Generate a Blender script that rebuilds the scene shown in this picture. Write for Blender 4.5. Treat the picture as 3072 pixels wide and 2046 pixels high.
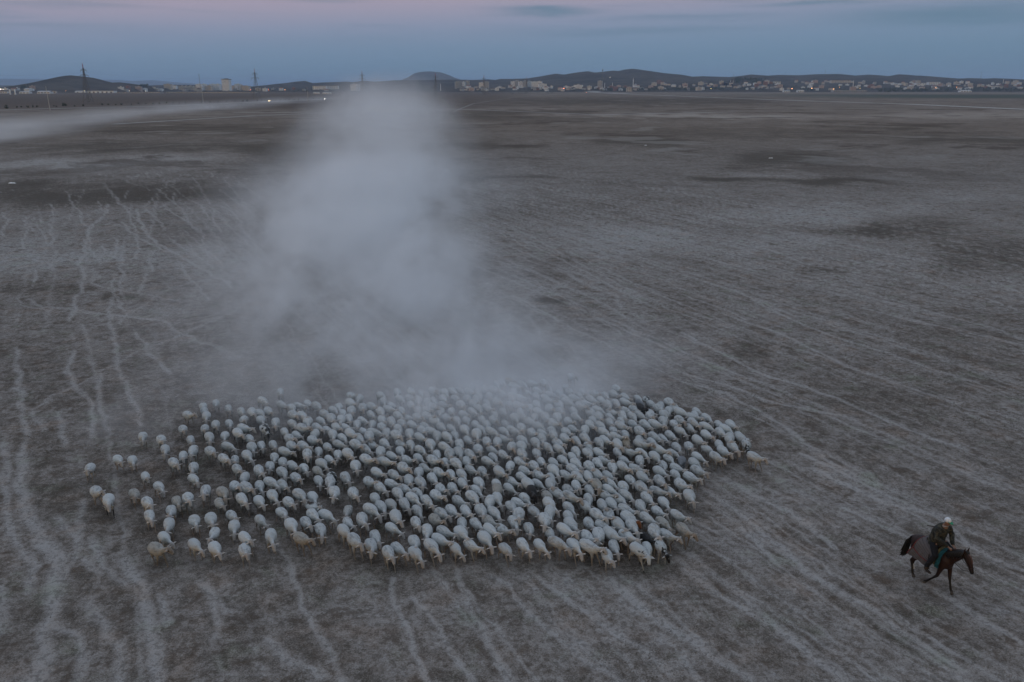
import bpy, bmesh, math, random
import numpy as np
from mathutils import Vector, Matrix
random.seed(7); rng = np.random.default_rng(11)
for o in list(bpy.data.objects): bpy.data.objects.remove(o)
S = bpy.context.scene
COL = S.collection
# ------------------------------------------------------------------ camera
CH, FPX, PITCH = 14.5, 2389.0, math.atan(761/2389.0)
cam = bpy.data.objects.new('camera', bpy.data.cameras.new('camera')); COL.objects.link(cam)
cam.location = (0, 0, CH); cam.rotation_euler = (math.pi/2-PITCH, 0, 0)
cam.data.sensor_width = 36; cam.data.lens = 36*FPX/3072
cam.data.clip_start = 0.3; cam.data.clip_end = 90000
S.camera = cam
SP, CP = math.sin(PITCH), math.cos(PITCH)
def at(px, py, h=0.0):
    """point at height h seen at photo pixel px, py"""
    u, t = (px-1536)/FPX, (py-1023)/FPX
    z = (CH-h)/(SP+t*CP)
    return np.array((u*z, z*(CP-t*SP), h))
def at_d(px, py, d):
    """point at forward distance d seen at photo pixel px, py"""
    u, t = (px-1536)/FPX, (py-1023)/FPX
    z = d/(CP-t*SP)
    return np.array((u*z, d, CH-z*(SP+t*CP)))
# ------------------------------------------------------------------ node helpers
class NT:
    def __init__(s, tree): s.t = tree; s.n = tree.nodes; s.l = tree.links
    def new(s, typ, **kw):
        n = s.n.new(typ)
        for k, v in kw.items(): setattr(n, k, v)
        return n
    def put(s, sock, v):
        if v is None: return
        if hasattr(v, 'is_linked') or isinstance(v, bpy.types.NodeSocket): s.l.new(v, sock)
        else:
            try: sock.default_value = v
            except Exception: sock.default_value = tuple(v)+(1.0,)
    def m(s, op, a, b=None, c=None, clamp=False):
        n = s.new('ShaderNodeMath', operation=op, use_clamp=clamp)
        s.put(n.inputs[0], a); s.put(n.inputs[1], b); s.put(n.inputs[2], c)
        return n.outputs[0]
    def ss(s, x, lo, hi, a=0.0, b=1.0):
        n = s.new('ShaderNodeMapRange', interpolation_type='SMOOTHSTEP')
        s.put(n.inputs[0], x); s.put(n.inputs[1], lo); s.put(n.inputs[2], hi); s.put(n.inputs[3], a); s.put(n.inputs[4], b)
        return n.outputs[0]
    def mix(s, f, a, b, mode='MIX'):
        n = s.new('ShaderNodeMix', data_type='RGBA', blend_type=mode)
        s.put(n.inputs[0], f)
        s.put(n.inputs[6], a if not isinstance(a, (tuple, list)) else tuple(a)+(1,)*(4-len(a)))
        s.put(n.inputs[7], b if not isinstance(b, (tuple, list)) else tuple(b)+(1,)*(4-len(b)))
        return n.outputs[2]
    def noise(s, vec, scale, detail=2.0, rough=0.5, dist=0.0):
        n = s.new('ShaderNodeTexNoise')
        if vec is not None: s.put(n.inputs['Vector'], vec)
        n.inputs['Scale'].default_value = scale; n.inputs['Detail'].default_value = detail
        n.inputs['Roughness'].default_value = rough; n.inputs['Distortion'].default_value = dist
        return n.outputs[0]
    def sep(s, v):
        n = s.new('ShaderNodeSeparateXYZ'); s.put(n.inputs[0], v); return n.outputs
    def comb(s, x, y, z):
        n = s.new('ShaderNodeCombineXYZ'); s.put(n.inputs[0], x); s.put(n.inputs[1], y); s.put(n.inputs[2], z); return n.outputs[0]
    def attr(s, name):
        return s.new('ShaderNodeAttribute', attribute_name=name)
    def ramp(s, f, stops):
        n = s.new('ShaderNodeValToRGB'); s.put(n.inputs[0], f)
        e = n.color_ramp.elements
        while len(e) < len(stops): e.new(0.5)
        for el, (p, c) in zip(e, stops): el.position = p; el.color = tuple(c)+(1,)
        return n.outputs[0]
def mat(name, col=(0.5,0.5,0.5), rough=0.8, var=0.0, scale=5.0, spec=0.3, metal=0.0, bump=0.0):
    m = bpy.data.materials.new(name); m.use_nodes = True
    t = NT(m.node_tree); b = m.node_tree.nodes['Principled BSDF']
    b.inputs['Roughness'].default_value = rough; b.inputs['Specular IOR Level'].default_value = spec
    b.inputs['Metallic'].default_value = metal
    if var > 0:
        tc = t.new('ShaderNodeTexCoord').outputs['Object']
        nz = t.noise(tc, scale, 4, 0.6)
        c0 = tuple(max(0, c*(1-var)) for c in col); c1 = tuple(min(1, c*(1+var)) for c in col)
        t.put(b.inputs['Base Color'], t.mix(t.ss(nz, .3, .7), c0, c1))
        if bump > 0:
            bp = t.new('ShaderNodeBump'); bp.inputs['Strength'].default_value = 0.6; bp.inputs['Distance'].default_value = bump
            t.put(bp.inputs['Height'], nz); t.l.new(bp.outputs[0], b.inputs['Normal'])
    else: b.inputs['Base Color'].default_value = tuple(col)+(1,)
    return m
# ------------------------------------------------------------------ world
W = bpy.data.worlds.new('World'); S.world = W; W.use_nodes = True
wt = NT(W.node_tree); wb = W.node_tree.nodes['Background']
gen = wt.new('ShaderNodeTexCoord').outputs['Generated']
gx, gy, gz = wt.sep(gen)[:3]
sky = wt.new('ShaderNodeTexSky'); sky.sky_type = 'NISHITA'; sky.sun_disc = False
sky.sun_elevation = math.radians(1.5); sky.sun_rotation = math.radians(200); sky.altitude = 1000
nish = wt.new('ShaderNodeMix', data_type='RGBA', blend_type='MULTIPLY'); nish.inputs[0].default_value = 1
wt.l.new(sky.outputs[0], nish.inputs[6]); nish.inputs[7].default_value = (0.26,0.28,0.31,1)
# eastern dusk sky: grey-blue earth shadow on the horizon, dull pink belt above it
elev = wt.m('ARCSINE', gz); elev = wt.m('DIVIDE', elev, math.radians(90))
band = wt.ramp(wt.m('SUBTRACT', elev, wt.m('MULTIPLY', gx, 0.022)), [(0.0,(0.140,0.230,0.325)),(0.016,(0.160,0.255,0.360)),(0.030,(0.190,0.275,0.390)),(0.045,(0.255,0.300,0.415)),(0.062,(0.375,0.335,0.425)),
      (0.12,(0.370,0.320,0.40)),(0.25,(0.50,0.56,0.70)),(0.55,(0.74,0.86,1.05)),(1.0,(0.84,0.98,1.20))])
cv = wt.comb(wt.m('MULTIPLY', gx, 2.2), wt.m('MULTIPLY', gy, 2.2), wt.m('MULTIPLY', gz, 30.0))
cn = wt.noise(cv, 1.6, 5, 0.55, 0.3)
cfac = wt.m('MULTIPLY', wt.m('MULTIPLY', wt.ss(cn, .50, .68), wt.ss(gz, .03, .085)), .40)
for cgx, cgz, sx, sz, am in ((.040,.0845,.055,.0045,.95), (.455,.0715,.10,.011,.95), (.15,.060,.14,.0045,.5), (-.21,.090,.04,.004,.4), (.20,.075,.10,.004,.5), (.33,.088,.06,.003,.8), (-.5,.058,.10,.005,.35)):
    q = wt.m('ADD', wt.m('POWER', wt.m('ABSOLUTE', wt.m('DIVIDE', wt.m('SUBTRACT', gx, cgx), sx)), 2.0), wt.m('POWER', wt.m('ABSOLUTE', wt.m('DIVIDE', wt.m('ADD', wt.m('SUBTRACT', gz, cgz), wt.m('MULTIPLY', wt.m('SUBTRACT', cn, .5), .035)), sz)), 2.0))
    g = wt.m('MULTIPLY', wt.m('MULTIPLY', wt.m('EXPONENT', wt.m('MULTIPLY', q, -1.0)), am), wt.ss(gy, .2, .5))
    cfac = wt.m('MAXIMUM', cfac, g)
band = wt.mix(wt.m('MULTIPLY', cfac, 0.85), band, (0.125,0.215,0.300))
# towards the set sun (behind the camera) the twilight glow of the Nishita sky takes over
back = wt.ss(gy, 0.35, -0.55)
skycol = wt.mix(back, band, nish.outputs[2])
wt.l.new(skycol, wb.inputs[0]); wb.inputs[1].default_value = 1.0
sun = bpy.data.objects.new('afterglow_sun', bpy.data.lights.new('afterglow_sun', 'SUN')); COL.objects.link(sun)
sun.data.energy = 0.15; sun.data.angle = math.radians(60); sun.data.color = (1.0, 0.95, 0.92)
sun.rotation_euler = (math.radians(35), 0, math.radians(-20))
HAZE, HCOL = 0.00007, (.50,.70,1.0)
# ------------------------------------------------------------------ render settings
S.view_settings.view_transform = 'Standard'; S.view_settings.look = 'None'
S.view_settings.exposure = 0.0; S.view_settings.gamma = 1.0; S.view_settings.use_curve_mapping = False
S.render.engine = 'CYCLES'
S.cycles.use_denoising = True
S.cycles.volume_bounces = 2; S.cycles.max_bounces = 8; S.cycles.diffuse_bounces = 3
S.cycles.volume_step_rate = 2.0; S.cycles.volume_max_steps = 256
S.cycles.sample_clamp_indirect = 4.0
# ------------------------------------------------------------------ object helpers
def tag(o, label=None, cat=None, group=None, kind=None):
    if label: o['label'] = label
    if cat: o['category'] = cat
    if group: o['group'] = group
    if kind: o['kind'] = kind
    return o
def me_obj(name, me, parent=None, loc=None, rz=None):
    o = bpy.data.objects.new(name, me); COL.objects.link(o)
    if parent is not None: o.parent = parent
    if loc is not None: o.location = loc
    if rz is not None: o.rotation_euler = (0, 0, rz)
    return o
def empty(name, loc=(0,0,0), rz=0.0):
    o = bpy.data.objects.new(name, None); COL.objects.link(o); o.location = loc; o.rotation_euler = (0, 0, rz); o.empty_display_size = .2
    return o
def pydata(name, v, f, mats=(), mi=None, smooth=False):
    me = bpy.data.meshes.new(name); me.from_pydata([tuple(map(float, p)) for p in v], [], f)
    for m in mats: me.materials.append(m)
    if mi is not None: me.polygons.foreach_set('material_index', mi)
    if smooth: me.polygons.foreach_set('use_smooth', [True]*len(me.polygons))
    me.update(); return me
class MB:
    """collects boxes, bars and lofts, with a material index each, into one mesh"""
    def __init__(s): s.v = []; s.f = []; s.mi = []
    def add(s, v, f, mi=0):
        k = len(s.v); s.v += [tuple(p) for p in v]; s.f += [tuple(i+k for i in q) for q in f]; s.mi += [mi]*len(f)
    def box(s, x0, x1, y0, y1, z0, z1, mi=0):
        s.add([(x0,y0,z0),(x1,y0,z0),(x1,y1,z0),(x0,y1,z0),(x0,y0,z1),(x1,y0,z1),(x1,y1,z1),(x0,y1,z1)],
              [(0,3,2,1),(4,5,6,7),(0,1,5,4),(1,2,6,5),(2,3,7,6),(3,0,4,7)], mi)
    def bar(s, p, q, r, r2=None, n=4, mi=0, flat=1.0):
        s.loft([(p, r, r*flat), (q, r2 if r2 is not None else r, (r2 if r2 is not None else r)*flat)], n, mi)
    def loft(s, rings, n=10, mi=0, up=(0,0,1)):
        """rings: (centre, half-width sideways, half-width along up)"""
        P = [np.array(r[0], float) for r in rings]; v = []; f = []
        for i, r in enumerate(rings):
            a = P[min(i+1, len(P)-1)]-P[max(i-1, 0)]; a = a/(np.linalg.norm(a)+1e-9)
            u = np.array(up, float)
            if abs(a@u) > .93: u = np.array((1.0, 0, 0)) if abs(a[0]) < .8 else np.array((0, 1.0, 0))
            sd = np.cross(a, u); sd /= np.linalg.norm(sd); uu = np.cross(sd, a)
            for k in range(n):
                an = 2*math.pi*(k+.5)/n
                v.append(P[i]+sd*math.cos(an)*r[1]+uu*math.sin(an)*r[2])
        m = len(rings)
        for i in range(m-1):
            for k in range(n):
                k2 = (k+1) % n
                f.append((i*n+k, i*n+k2, (i+1)*n+k2, (i+1)*n+k))
        f.append(tuple(range(n-1, -1, -1))); f.append(tuple(range((m-1)*n, m*n)))
        s.add(v, f, mi)
    def mesh(s, name, mats=(), smooth=False): return pydata(name, s.v, s.f, mats, s.mi, smooth)
    def build(s, name, mats, parent=None, loc=None, rz=None, smooth=False):
        return me_obj(name, s.mesh(name, mats if isinstance(mats, (list, tuple)) else [mats], smooth), parent, loc, rz)
def fused(mb, name, voxel, smooth=3, ratio=None, bulge=None):
    """melt overlapping lofts into one continuous skin; returns a mesh"""
    ob = bpy.data.objects.new('work', mb.mesh('work')); COL.objects.link(ob)
    bm = bmesh.new(); bm.from_mesh(ob.data); bmesh.ops.recalc_face_normals(bm, faces=bm.faces); bm.to_mesh(ob.data); bm.free()
    r = ob.modifiers.new('r', 'REMESH'); r.mode = 'VOXEL'; r.voxel_size = voxel
    if smooth:
        sm = ob.modifiers.new('s', 'SMOOTH'); sm.factor = 0.5; sm.iterations = smooth
    if ratio:
        d = ob.modifiers.new('d', 'DECIMATE'); d.ratio = ratio
    dg = bpy.context.evaluated_depsgraph_get(); ev = ob.evaluated_get(dg)
    me = bpy.data.meshes.new_from_object(ev, depsgraph=dg); me.name = name
    bpy.data.objects.remove(ob)
    me.polygons.foreach_set('use_smooth', [True]*len(me.polygons))
    return me
def verts(me):
    a = np.empty(len(me.vertices)*3); me.vertices.foreach_get('co', a); return a.reshape(-1, 3)
def set_verts(me, v): me.vertices.foreach_set('co', np.asarray(v, float).ravel()); me.update()
def set_col(me, c, name='col'):
    a = me.color_attributes.new(name, 'FLOAT_COLOR', 'POINT')
    c4 = np.ones((len(me.vertices), 4)); c4[:, :3] = c; a.data.foreach_set('color', c4.ravel())
def vnoise(x, y, seed=0):
    """smooth value noise on numpy arrays, about -1..1"""
    xi, yi = np.floor(x).astype(np.int64), np.floor(y).astype(np.int64); fx, fy = x-xi, y-yi
    fx = fx*fx*(3-2*fx); fy = fy*fy*(3-2*fy)
    def h(a, b):
        n = (a*374761393+b*668265263+seed*1274126177) & 0xffffffff
        n = ((n ^ (n >> 13))*1274126177) & 0xffffffff
        return ((n ^ (n >> 16)) & 0xffff)/32767.5-1
    return (h(xi, yi)*(1-fx)+h(xi+1, yi)*fx)*(1-fy)+(h(xi, yi+1)*(1-fx)+h(xi+1, yi+1)*fx)*fy
def fbm(x, y, s, oct=3, seed=0):
    r = 0; a = 1
    for i in range(oct): r = r+a*vnoise(x/s+17*i, y/s-9*i, seed+i); s *= .5; a *= .5
    return r
def ground_z(x, y):
    x = np.asarray(x, float); y = np.asarray(y, float)
    near = np.exp(-(np.hypot(x, y)/300)**2)
    return near*(0.045*vnoise(x/1.7, y/1.7, 3)+0.02*vnoise(x/.5, y/.5, 5)+0.10*vnoise(x/11, y/11, 9))
TD = np.array((0.523, -1.0)); TD /= np.linalg.norm(TD)      # the way the flock and its trails run
# ------------------------------------------------------------------ ground
def zoomed(pts, x0, y0, k=2.3): return [(x0+a/k, y0+b/k) for a, b in pts]
TR = []
def tr(w, s, *lines):
    for ln in lines: TR.append((w, s, ln))
Z1, Z2, Z3, Z4, Z5, Z6, Z7 = (0,280), (1024,280), (2048,280), (0,1364), (1024,1364), (2048,1364), (2048,900)
def trz(z, w, s, *lines):
    for ln in lines: TR.append((w, s, zoomed(ln, *z)))
trz(Z1, .22, 1.0, [(740,760),(735,830),(610,945),(580,1050),(595,1110),(540,1160),(575,1260),(560,1350),(500,1450),(490,1560)],
 [(950,800),(965,880),(1010,970),(1100,1050),(1280,1150),(1470,1250),(1620,1350)])
trz(Z1, .16, .8, [(680,740),(700,790),(735,830)],[(460,680),(500,760),(570,830),(560,880),(615,940)],[(900,770),(900,900),(960,960)],
 [(1170,600),(1080,700),(1000,780),(1030,830)],[(1240,810),(1290,880),(1370,940),(1400,980),(1380,1060),(1480,1120),(1530,1180)],
 [(1520,770),(1600,820),(1650,880),(1700,960),(1800,1080)],[(1470,790),(1480,880),(1520,960)],[(170,850),(190,950),(160,1010),(155,1080)],
 [(290,870),(265,930),(290,980),(320,1040)],[(360,860),(345,960),(370,1040)],[(20,820),(60,890),(10,950),(20,1000)],
 [(860,920),(930,980),(960,1040),(935,1150)],[(620,1000),(620,1080),(680,1140),(690,1180)],[(710,1040),(725,1090),(710,1150)],
 [(810,1000),(800,1140)],[(780,1270),(780,1370),(830,1460),(860,1500)],[(1070,1090),(1015,1150),(1060,1230)],[(1260,1180),(1265,1240),(1380,1340),(1450,1430)],
 [(235,1220),(245,1310)],[(1010,1250),(1000,1300),(960,1370)],[(1160,1000),(1250,1060),(1390,1140),(1480,1210)],[(760,660),(850,780),(900,800)],
 [(900,660),(860,720)],[(240,850),(215,900),(230,960)],[(1120,760),(1180,830),(1290,880)],[(1030,830),(1120,900),(1130,940)],[(1210,680),(1200,740)],
 [(350,760),(370,800),(350,850)],[(840,890),(960,1000),(1100,1060)],[(980,1010),(1130,1090),(1230,1120)],[(1380,760),(1420,830),(1440,850)])
tr(.2, .8, [(215,1050),(208,1150),(272,1210),(280,1320)], [(333,890),(333,990),(352,1110),(404,1213),(430,1280)], [(52,1040),(52,1170),(78,1300),(58,1475)],
 [(404,1000),(470,1080),(520,1120)],[(300,1120),(290,1180),(310,1250)],[(10,1330),(30,1450)],[(170,1240),(200,1330)])
trz(Z4, .22, .7, [(50,0),(20,150),(100,480),(150,620),(220,760),(240,950)],[(600,300),(540,480),(500,640),(440,850),(400,900)],[(600,560),(660,680),(760,800),(820,900)],
 [(380,1130),(520,1250),(520,1560)],[(600,1000),(700,1250),(800,1340),(820,1560)],[(1080,950),(1130,1150)],[(1430,860),(1480,1050),(1500,1250)],[(1900,1250),(2050,1400),(2200,1500)],
 [(420,420),(520,560)],[(560,720),(680,800)],[(0,900),(30,1050),(0,1200)],[(1380,850),(1500,960),(1560,1060)])
trz(Z4, .33, 1.0, [(150,0),(150,200),(230,400),(310,560),(370,760),(400,900),(380,1050),(290,1280),(220,1580)],[(860,700),(920,850),(960,1000),(1000,1180),(1050,1400),(1080,1570)])
trz(Z5, .17, .8, [(360,820),(370,1080),(420,1220),(560,1460),(640,1570)],[(800,800),(870,960),(980,1150),(1060,1340),(1180,1560)],[(480,950),(600,1080),(750,1270),(880,1480),(930,1570)],
 [(1040,830),(1240,1050),(1450,1200),(1600,1330),(1900,1560)],[(1350,840),(1600,1020),(1850,1200),(2060,1340),(2300,1520)])
trz(Z5, .26, 1.0, [(1830,840),(1990,960),(2150,1120),(2354,1250)])
trz(Z6, .2, .9, [(150,240),(400,420),(700,660),(830,800),(1100,960),(1350,1080),(1700,1330),(1950,1500)],[(280,170),(500,290),(760,420),(880,500),(1050,640)],
 [(820,0),(1150,150),(1600,360),(1750,430),(2000,640),(2200,740),(2354,810)],[(1130,370),(1350,480),(1650,620),(1750,700)],[(0,780),(250,950),(600,1150),(900,1400),(1100,1560)],
 [(1700,900),(1950,1050),(2150,1170),(2354,1290)],[(0,1230),(200,1370),(450,1520)],[(900,100),(1400,330),(1900,450)],[(400,500),(600,700),(650,760)],[(0,1400),(130,1560)])
trz(Z7, .2, .9, [(300,100),(700,240),(900,340),(1150,470),(1350,540),(1600,620),(1900,720)],[(0,220),(350,400),(600,530),(820,590),(1050,680),(1300,790),(1700,950),(1950,1030)],
 [(0,340),(200,430),(380,500)],[(480,0),(830,170),(1150,290),(1450,380),(1750,490),(2000,570)],[(1350,0),(1700,80),(2100,180),(2354,280)],[(1250,60),(1700,170),(2354,320)],
 [(0,560),(300,650),(700,880),(1050,1150),(1350,1280)],[(550,690),(850,760),(1200,830)],[(0,500),(350,600),(550,690)])
trz(Z3, .17, .75, [(0,1090),(500,1230),(900,1300),(1200,1350),(1500,1440),(1900,1560)],[(0,1000),(350,1120),(700,1230),(1050,1300)],[(0,930),(500,1050),(850,1180),(1300,1260),(1700,1330)],
 [(0,800),(250,870),(600,960),(1000,1050),(1450,1120),(2000,1250),(2354,1380)],[(0,1250),(400,1380),(800,1550)],[(0,1390),(250,1480),(450,1560)],[(850,1180),(1300,1170),(1750,1300),(2300,1480)])
trz(Z2, .17, .7, [(880,690),(1200,780),(1500,870),(1900,960)],[(1280,690),(1400,740)],[(1050,860),(1350,1010),(1750,1230),(2050,1380)],[(1240,1010),(1700,1240),(2100,1450)],[(1600,840),(1900,920),(2354,1080)],
 [(1080,1150),(1350,1240),(1700,1400),(2000,1560)],[(1300,1120),(1650,1250)],[(1200,1400),(1500,1560)],[(1550,1080),(2000,1300),(2354,1460)],[(900,880),(1100,960),(1300,1080)],[(1000,700),(1250,770)])
ZONES = [(1536,800,3600,330,.17),(1536,390,3600,95,-.13),(300,303,800,13,-.75),(380,578,430,26,-.75),(60,560,150,18,-.3),(620,700,170,30,-.5),(850,480,200,40,-.35),(500,440,420,14,-.45),(1900,424,110,9,-.9),(2150,538,130,7,-1),(2520,548,230,11,-.9),(2350,478,170,20,-.55),
 (2560,690,140,16,-.6),(2760,690,170,30,-.5),(2960,770,130,50,-.55),(2700,383,170,4,-.9),(2950,420,250,10,-.6),(1500,345,420,16,-.5),(2300,400,500,18,-.25),(1900,303,380,11,-.8),(1500,528,140,8,-.7),(1400,440,180,10,-.5),(1640,908,60,14,-1),
 (1550,800,120,25,-.35),(1700,760,90,10,-.45),(2450,790,70,7,-.6),(1350,520,120,30,-.2),(600,385,400,14,-.4),(2250,1010,60,25,-.5),(2650,1150,260,70,-.25),(2700,1540,120,25,-.25),(2900,1000,200,60,-.2),(2200,1230,130,30,-.2),
 (280,492,330,16,.7),(560,470,200,16,.4),(180,770,270,45,.45),(700,760,200,60,.25),(1850,345,400,4,.8),(2100,350,300,4,.5),(2950,345,260,10,.55),(2500,352,400,5,.4),(1900,720,240,50,.35),(2500,640,350,30,.3),(2350,740,200,25,.3),(2900,600,180,30,.35),
 (1700,860,200,60,.2),(2300,520,90,10,.3),(1500,325,260,5,.45),(200,1200,200,150,-.2),(200,1500,150,80,-.2),(1500,1850,500,150,.12),(2400,1500,250,200,.08),(700,1450,420,250,-.12),(1300,700,900,12,.1),
 (100,870,140,20,-.35),(370,870,60,10,-.5),(1600,640,350,40,-.25),(1150,395,300,30,-.25)]
def make_ground():
    dep = np.concatenate([np.radians(np.linspace(86, 47, 14))[:-1], np.radians(np.arange(47, 0.5, -0.075))])
    r = CH/np.tan(dep); r = np.concatenate([r, np.geomspace(r[-1]*1.05, 40000, 45)])
    th = np.concatenate([np.radians(np.arange(-180, -45, 4.0)), np.radians(np.arange(-44, 44, 0.105)), np.radians(np.arange(45, 180, 4.0))])
    nr, nt = len(r), len(th)
    X = np.outer(r, np.sin(th)); Y = np.outer(r, np.cos(th)); Zz = ground_z(X, Y)
    v = np.stack([X, Y, Zz], -1).reshape(-1, 3)
    v = np.concatenate([v, [[0, 0, ground_z(0, 0)]]])
    i = np.arange(nr-1)[:, None]*nt; j = np.arange(nt)[None, :]; j2 = (j+1) % nt
    q = np.stack([i+j, i+nt+j, i+nt+j2, i+j2], -1).reshape(-1, 4)[:, ::-1]
    me = bpy.data.meshes.new('ground')
    me.vertices.add(len(v)); me.vertices.foreach_set('co', v.ravel())
    tri = np.array([(len(v)-1, b, a) for a, b in zip(range(nt), list(range(1, nt))+[0])])[:, ::-1]
    nl = len(q)*4+len(tri)*3
    me.loops.add(nl); me.loops.foreach_set('vertex_index', np.concatenate([q.ravel(), tri.ravel()]))
    me.polygons.add(len(q)+len(tri))
    ls = np.concatenate([np.arange(len(q))*4, len(q)*4+np.arange(len(tri))*3]); me.polygons.foreach_set('loop_start', ls)
    me.update(calc_edges=True); me.validate()
    me.polygons.foreach_set('use_smooth', [True]*len(me.polygons))
    x, y = v[:, 0], v[:, 1]
    # trodden trails
    trail = np.zeros(len(v)); wob = np.where(x > 0, .08, .2)
    wx = x+wob*vnoise(x/1.6, y/1.6, 21)+.1*vnoise(x/.5, y/.5, 22); wy = y+wob*vnoise(x/1.6, y/1.6, 23)
    act = (np.hypot(x, y) < 160) & (y > 0)
    ax, ay = wx[act], wy[act]; ta = np.zeros(len(ax))
    def lay(P, w, s):
        nonlocal ta
        for a, b in zip(P[:-1], P[1:]):
            lo = np.minimum(a, b)-w*4; hi = np.maximum(a, b)+w*4
            k = np.where((ax > lo[0]) & (ax < hi[0]) & (ay > lo[1]) & (ay < hi[1]))[0]
            if not len(k): continue
            d = b-a; L = d@d; t = np.clip(((ax[k]-a[0])*d[0]+(ay[k]-a[1])*d[1])/L, 0, 1)
            dd = np.hypot(ax[k]-a[0]-t*d[0], ay[k]-a[1]-t*d[1])
            ta[k] = np.maximum(ta[k], s*np.exp(-(dd/w)**2))
    for w, s, ln in TR: lay([at(*p)[:2] for p in ln], w*.66, s*.88)
    # more trails along the drive direction, in bundles
    nrm = np.array((-TD[1], TD[0])); R = random.Random(5)
    for k in range(430):
        o = R.uniform(-45, 80) if k % 4 == 0 else R.uniform(8, 80); s0 = R.uniform(-150, -5); ln = R.uniform(12, 80)
        c = nrm*o+TD*s0; drift = R.gauss(0, .05); ph = R.uniform(0, 6.28)
        P = [c+TD*q+nrm*(drift*q+.22*math.sin(q/9+ph)) for q in np.arange(0, ln, 2.5)]
        P = [p for p in P]
        lay(P, R.uniform(.05, .10)*(1+max(0, -s0-40)/120), R.uniform(.15, .55))
    # a web of narrow wandering paths further out on the left
    for k in range(110):
        c = np.array((R.uniform(-75, 5), R.uniform(45, 150))); 
        if R.random() < .35: c = at(R.uniform(-50, 620), R.uniform(465, 520))[:2]
        h = math.atan2(TD[1], TD[0])+R.gauss(0, .5); P = [c]
        for q in range(R.randint(3, 9)):
            h += R.gauss(0, .5); h = .75*h+.25*math.atan2(TD[1], TD[0]); P.append(P[-1]+np.array((math.cos(h), math.sin(h)))*R.uniform(1.5, 4))
        lay(P, R.uniform(.10, .19), R.uniform(.2, .6))
    trail[act] = ta
    # broad patches of thin and thick scrub
    zone = np.zeros(len(v)); f = y > 8
    zc = y*CP+(CH)*SP; px = np.where(f, 1536+FPX*x/np.where(f, zc, 1), -9e9); py = np.where(f, 1023+FPX*(CH*CP-y*SP)/np.where(f, zc, 1), -9e9)
    pxw = px+60*vnoise(x/(2+.04*np.hypot(x,y)), y/(2+.04*np.hypot(x,y)), 31); pyw = py+.06*np.abs(py-262)*vnoise(x/7, y/13, 33)
    for cx, cy, rx, ry, s in ZONES:
        zone += np.where(f, s*np.exp(-((pxw-cx)/rx)**4-((pyw-cy)/ry)**2*1.0), 0)
    for nm, arr in (('trail', trail), ('zone', zone)):
        a = me.attributes.new(nm, 'FLOAT', 'POINT'); a.data.foreach_set('value', arr.astype(np.float32))
    return me
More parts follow.
